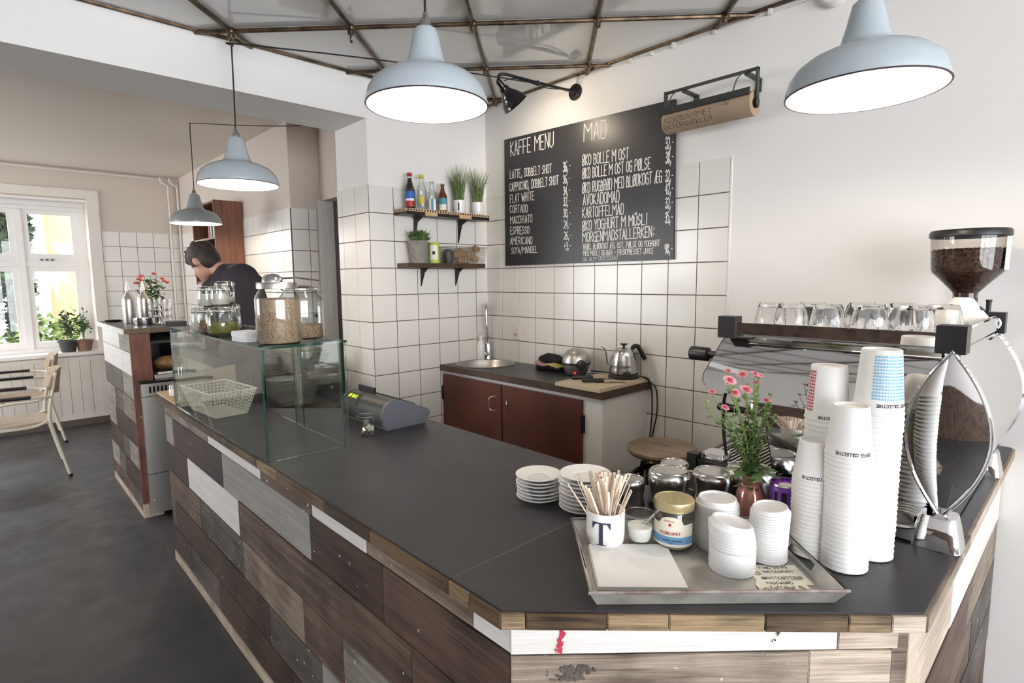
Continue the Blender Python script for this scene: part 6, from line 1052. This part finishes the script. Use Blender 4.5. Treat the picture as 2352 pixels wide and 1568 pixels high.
# ---------------------------------------------------------------- armchairs
def armchair(x, y, label):
    t = thing('armchair', label, 'chair', (x, y, 0))     # faces -y
    g = G(); nx, ny = 14, 12; vs = []
    for j in range(ny+1):
        for i in range(nx+1):
            u = -1 + 2*i/nx; v = -1 + 2*j/ny; k = (1 - .16*(abs(u)*abs(v))**2); vs.append((u*.22*k, v*.22*k, .455 - .018*(1-u*u)*(1-v*v) + (.014*(v*-1)**3 if v < 0 else 0)))
    n1 = len(vs); vs += [(a, b_, c-.014) for a, b_, c in vs]; q = lambda i, j: j*(nx+1)+i
    fs = [(q(i, j), q(i+1, j), q(i+1, j+1), q(i, j+1)) for i in range(nx) for j in range(ny)]; fs += [tuple(n1+k for k in f[::-1]) for f in fs]
    for i in range(nx): fs += [(q(i+1, 0), q(i, 0), n1+q(i, 0), n1+q(i+1, 0)), (q(i, ny), q(i+1, ny), n1+q(i+1, ny), n1+q(i, ny))]
    for j in range(ny): fs += [(q(0, j), q(0, j+1), n1+q(0, j+1), n1+q(0, j)), (q(nx, j+1), q(nx, j), n1+q(nx, j), n1+q(nx, j+1))]
    g.add(vs, fs).o('seat', 'chair_wood', t, smooth=60)
    g = G(); N = 16; vs = []
    for i in range(N+1):
        a = -1 + 2*i/N; xx = a*.225; yy = .275 - .07*a*a
        hh_ = .10*(1 - abs(a)**4*.55)
        for dz, dy in ((-hh_, 0), (hh_, .028), (hh_, .040), (-hh_, .012)): vs.append((xx, yy + dy, .755 + dz))
    fs = [(4*i+k, 4*i+4+k, 4*i+4+(k+1)%4, 4*i+(k+1)%4) for i in range(N) for k in range(4)] + [(0, 1, 2, 3), (4*N+3, 4*N+2, 4*N+1, 4*N)]
    g.add(vs, fs).o('backrest', 'chair_wood', t, smooth=40)
    for s_ in (-1, 1):
        G().tube(smoothpath([(s_*.26, -.27, .008), (s_*.245, -.22, .30), (s_*.235, -.18, .415), (s_*.20, -.13, .432), (s_*.06, -.12, .432)], 5), .0115, 8).o('leg', 'cream_tube', t)
        G().tube(smoothpath([(s_*.26, .29, .008), (s_*.235, .21, .40), (s_*.225, .20, .50), (s_*.215, .235, .70), (s_*.21, .262, .83)], 5), .0115, 8).o('leg', 'cream_tube', t)
        G().tube(smoothpath([(s_*.222, .205, .47), (s_*.236, .1, .43), (s_*.238, -.1, .428), (s_*.235, -.18, .41)], 4), .0105, 8).o('side_rail', 'cream_tube', t)
        G().tube(smoothpath([(s_*.218, .225, .645), (s_*.27, .16, .652), (s_*.275, .05, .655), (s_*.272, -.22, .66), (s_*.27, -.27, .65)], 5), .010, 8).o('arm_tube', 'cream_tube', t)
        G().tube(smoothpath([(s_*.274, .10, .664), (s_*.274, -.18, .668), (s_*.27, -.27, .657)], 4), .0155, 8).o('armrest', 'black_plastic', t)
        for y_ in (-.27, .29): G().lathe([(.014, 0), (.015, .02), (.012, .022)], 12, (s_*.26, y_, 0)).o('foot_cap', 'black_plastic', t)
    return t
armchair(-2.80, -2.50, 'wooden armchair with cream steel frame and black arms, nearest the room'); armchair(-4.03, -2.42, 'wooden armchair with cream steel frame, farther back below the window')

# ---------------------------------------------------------------- person bending over the kitchen counter
def rem(name, g, m, parent, vox, smooth=8, loc=(0,0,0)):
    o = g.o(name, m, parent, loc, smooth=180); md = o.modifiers.new('Remesh', 'REMESH'); md.mode = 'VOXEL'; md.voxel_size = vox; md.use_smooth_shade = True
    ms = o.modifiers.new('Smooth', 'SMOOTH'); ms.factor = .5; ms.iterations = smooth; return o
def pp(r, f, z): v = RH*r + FH*f; return Vector((v.x, v.y, z))
pe = thing('person', 'person with short dark hair in a dark shirt bending forward, seen from behind', 'person', (-.90, -1.505, 0))
hipL, hipR = pp(.03, .05, .93), pp(.21, -.03, .93); kneeL, kneeR = pp(.00, .07, .50), pp(.22, -.01, .50); ankL, ankR = pp(.03, .02, .09), pp(.23, -.06, .09); pel = pp(.12, .01, 1.0); ab = pp(.12, .06, 1.18); chest = pp(.055, .13, 1.40); upb = pp(.01, .17, 1.52); neck = pp(-.075, .20, 1.60); skull = pp(-.195, .22, 1.655)
shL, shR = pp(-.16, .26, 1.47), pp(.19, .06, 1.50); elL, elR = pp(-.24, .36, 1.22), pp(.20, .26, 1.22); wrL, wrR = pp(-.26, .50, 1.05), pp(.05, .46, 1.06)
b_ = G(); c_ = lambda g, p, q, r, r2=None: g.cap(p, q, r, r2)
for hip, kn, an, sg_ in ((hipL, kneeL, ankL, 0), (hipR, kneeR, ankR, 0)): c_(b_, hip, kn, .075, .052); c_(b_, kn, an, .05, .036); c_(b_, an + Vector((0, 0, -.05)), an + pp(-.07, .14, -.06), .035, .032)
c_(b_, hipL, hipR, .09); c_(b_, pel, ab, .12, .115); c_(b_, ab, chest, .12, .14); c_(b_, chest, upb, .13, .11); c_(b_, shL, shR, .065); c_(b_, upb, neck, .075, .056); c_(b_, neck, skull, .055, .05)
for sh, el, wr in ((shL, elL, wrL), (shR, elR, wrR)):
    c_(b_, sh, el, .052, .042); c_(b_, el, wr, .04, .028); d = (wr - el).normalized(); pl2 = wr + d*.07; c_(b_, wr, pl2, .026, .034)
    for k in range(4): sdv = d.cross(Vector((0, 0, 1))).normalized()*(-.027 + .018*k); q1 = pl2 + sdv + d*.04; c_(b_, pl2 + sdv*.9, q1, .010, .0095); c_(b_, q1, q1 + d*(.028 + .006*(k in (1, 2))) - Vector((0, 0, .02)), .0095, .0085)
    tb = wr + d*.02 + d.cross(Vector((0, 0, 1))).normalized()*(-.03); c_(b_, tb, tb + d*.05 - Vector((0, 0, .02)), .012, .010)
hd_ = Vector(pp(-.80, .38, -.62)).normalized()      # where the face looks: left and down
up2 = (Vector((0, 0, 1)) - hd_*hd_.z).normalized(); sd2 = hd_.cross(up2)
HM = Matrix((sd2, hd_, up2)).transposed()
hl = lambda x, y, z: skull + HM @ Vector((x, y, z))
b_.blob(hl(0, -.01, .03), (.076, .096, .098), 18, 12, HM); b_.blob(hl(0, .035, -.04), (.058, .062, .07), 16, 10, HM); b_.blob(hl(0, .075, -.095), (.03, .025, .022), 10, 8, HM); b_.cap(hl(0, .090, .02), hl(0, .122, -.026), .012, .016, 8)
b_.blob(hl(.033, .078, .018), (.015, .012, .009), 8, 6, HM); b_.blob(hl(-.033, .078, .018), (.015, .012, .009), 8, 6, HM); b_.cap(hl(-.02, .088, -.058), hl(.02, .088, -.058), .009, .009, 8)
for s_ in (-1, 1): b_.blob(hl(s_*.077, -.012, -.01), (.012, .020, .033), 10, 8, HM)
rem('body', b_, 'skin', pe, .011, 4)
h_ = G(); h_.blob(hl(0, -.020, .045), (.084, .105, .096), 20, 14, HM); h_.blob(hl(0, -.062, -.01), (.074, .06, .085), 16, 10, HM); h_.blob(hl(0, .05, .088), (.066, .062, .038), 16, 10, HM); h_.blob(hl(0, .088, .068), (.058, .026, .03), 14, 8, HM)
for s_ in (-1, 1): h_.blob(hl(s_*.062, .015, .04), (.020, .048, .05), 12, 8, HM); h_.blob(hl(s_*.072, .022, .0), (.010, .016, .03), 10, 8, HM)
rnd = random.Random(8)
for _ in range(70): a = Vector((rnd.uniform(-.055, .055), rnd.uniform(-.08, .05), .105 + rnd.uniform(0, .025))); h_.cap(hl(*a), hl(a.x*1.15, a.y*1.1 + .012, a.z + rnd.uniform(-.004, .007)), .010, .006, 6)
rem('hair', h_, 'hair', pe, .007, 2)
s__ = G(); c_(s__, pp(.12, .01, .95), ab, .145, .142); c_(s__, ab, chest, .142, .162); c_(s__, chest, upb, .152, .128); c_(s__, shL, shR, .085); c_(s__, pp(-.06, .23, 1.47), pp(.11, .10, 1.53), .115, .115); c_(s__, upb, pp(-.035, .19, 1.575), .09, .072)
c_(s__, pp(.16, .05, 1.42), pp(.15, .03, 1.1), .12, .13)
for sh, el, wr in ((shL, elL, wrL), (shR, elR, wrR)): c_(s__, sh, el, .068, .056); c_(s__, el, el.lerp(wr, .8), .054, .042)
rem('shirt', s__, 'shirt', pe, .014, 6)
cl = G(); cl.tube([pp(-.055, .20, 1.585) + (pp(cos(a), .55*sin(a), 0)*.07) + Vector((0, 0, .018*sin(a+1))) for a in [i*PI/10 for i in range(20)]], .014, 8, True); cl.o('collar', 'shirt', pe)
j_ = G(); c_(j_, hipL, hipR, .115)
for hip, kn, an in ((hipL, kneeL, ankL), (hipR, kneeR, ankR)): c_(j_, hip, kn, .095, .068); c_(j_, kn, an + Vector((0, 0, .03)), .066, .055)
rem('trousers', j_, 'jeans', pe, .014, 5)
for an in (ankL, ankR):
    q_ = an + pp(-.07, .14, -.055); w_ = G(); w_.cap(an + Vector((0, 0, -.045)), q_, .044, .040, 12); w_.v = [(x, y, max(0.001, z)) for x, y, z in w_.v]; w_.o('shoe', 'black_plastic', pe)
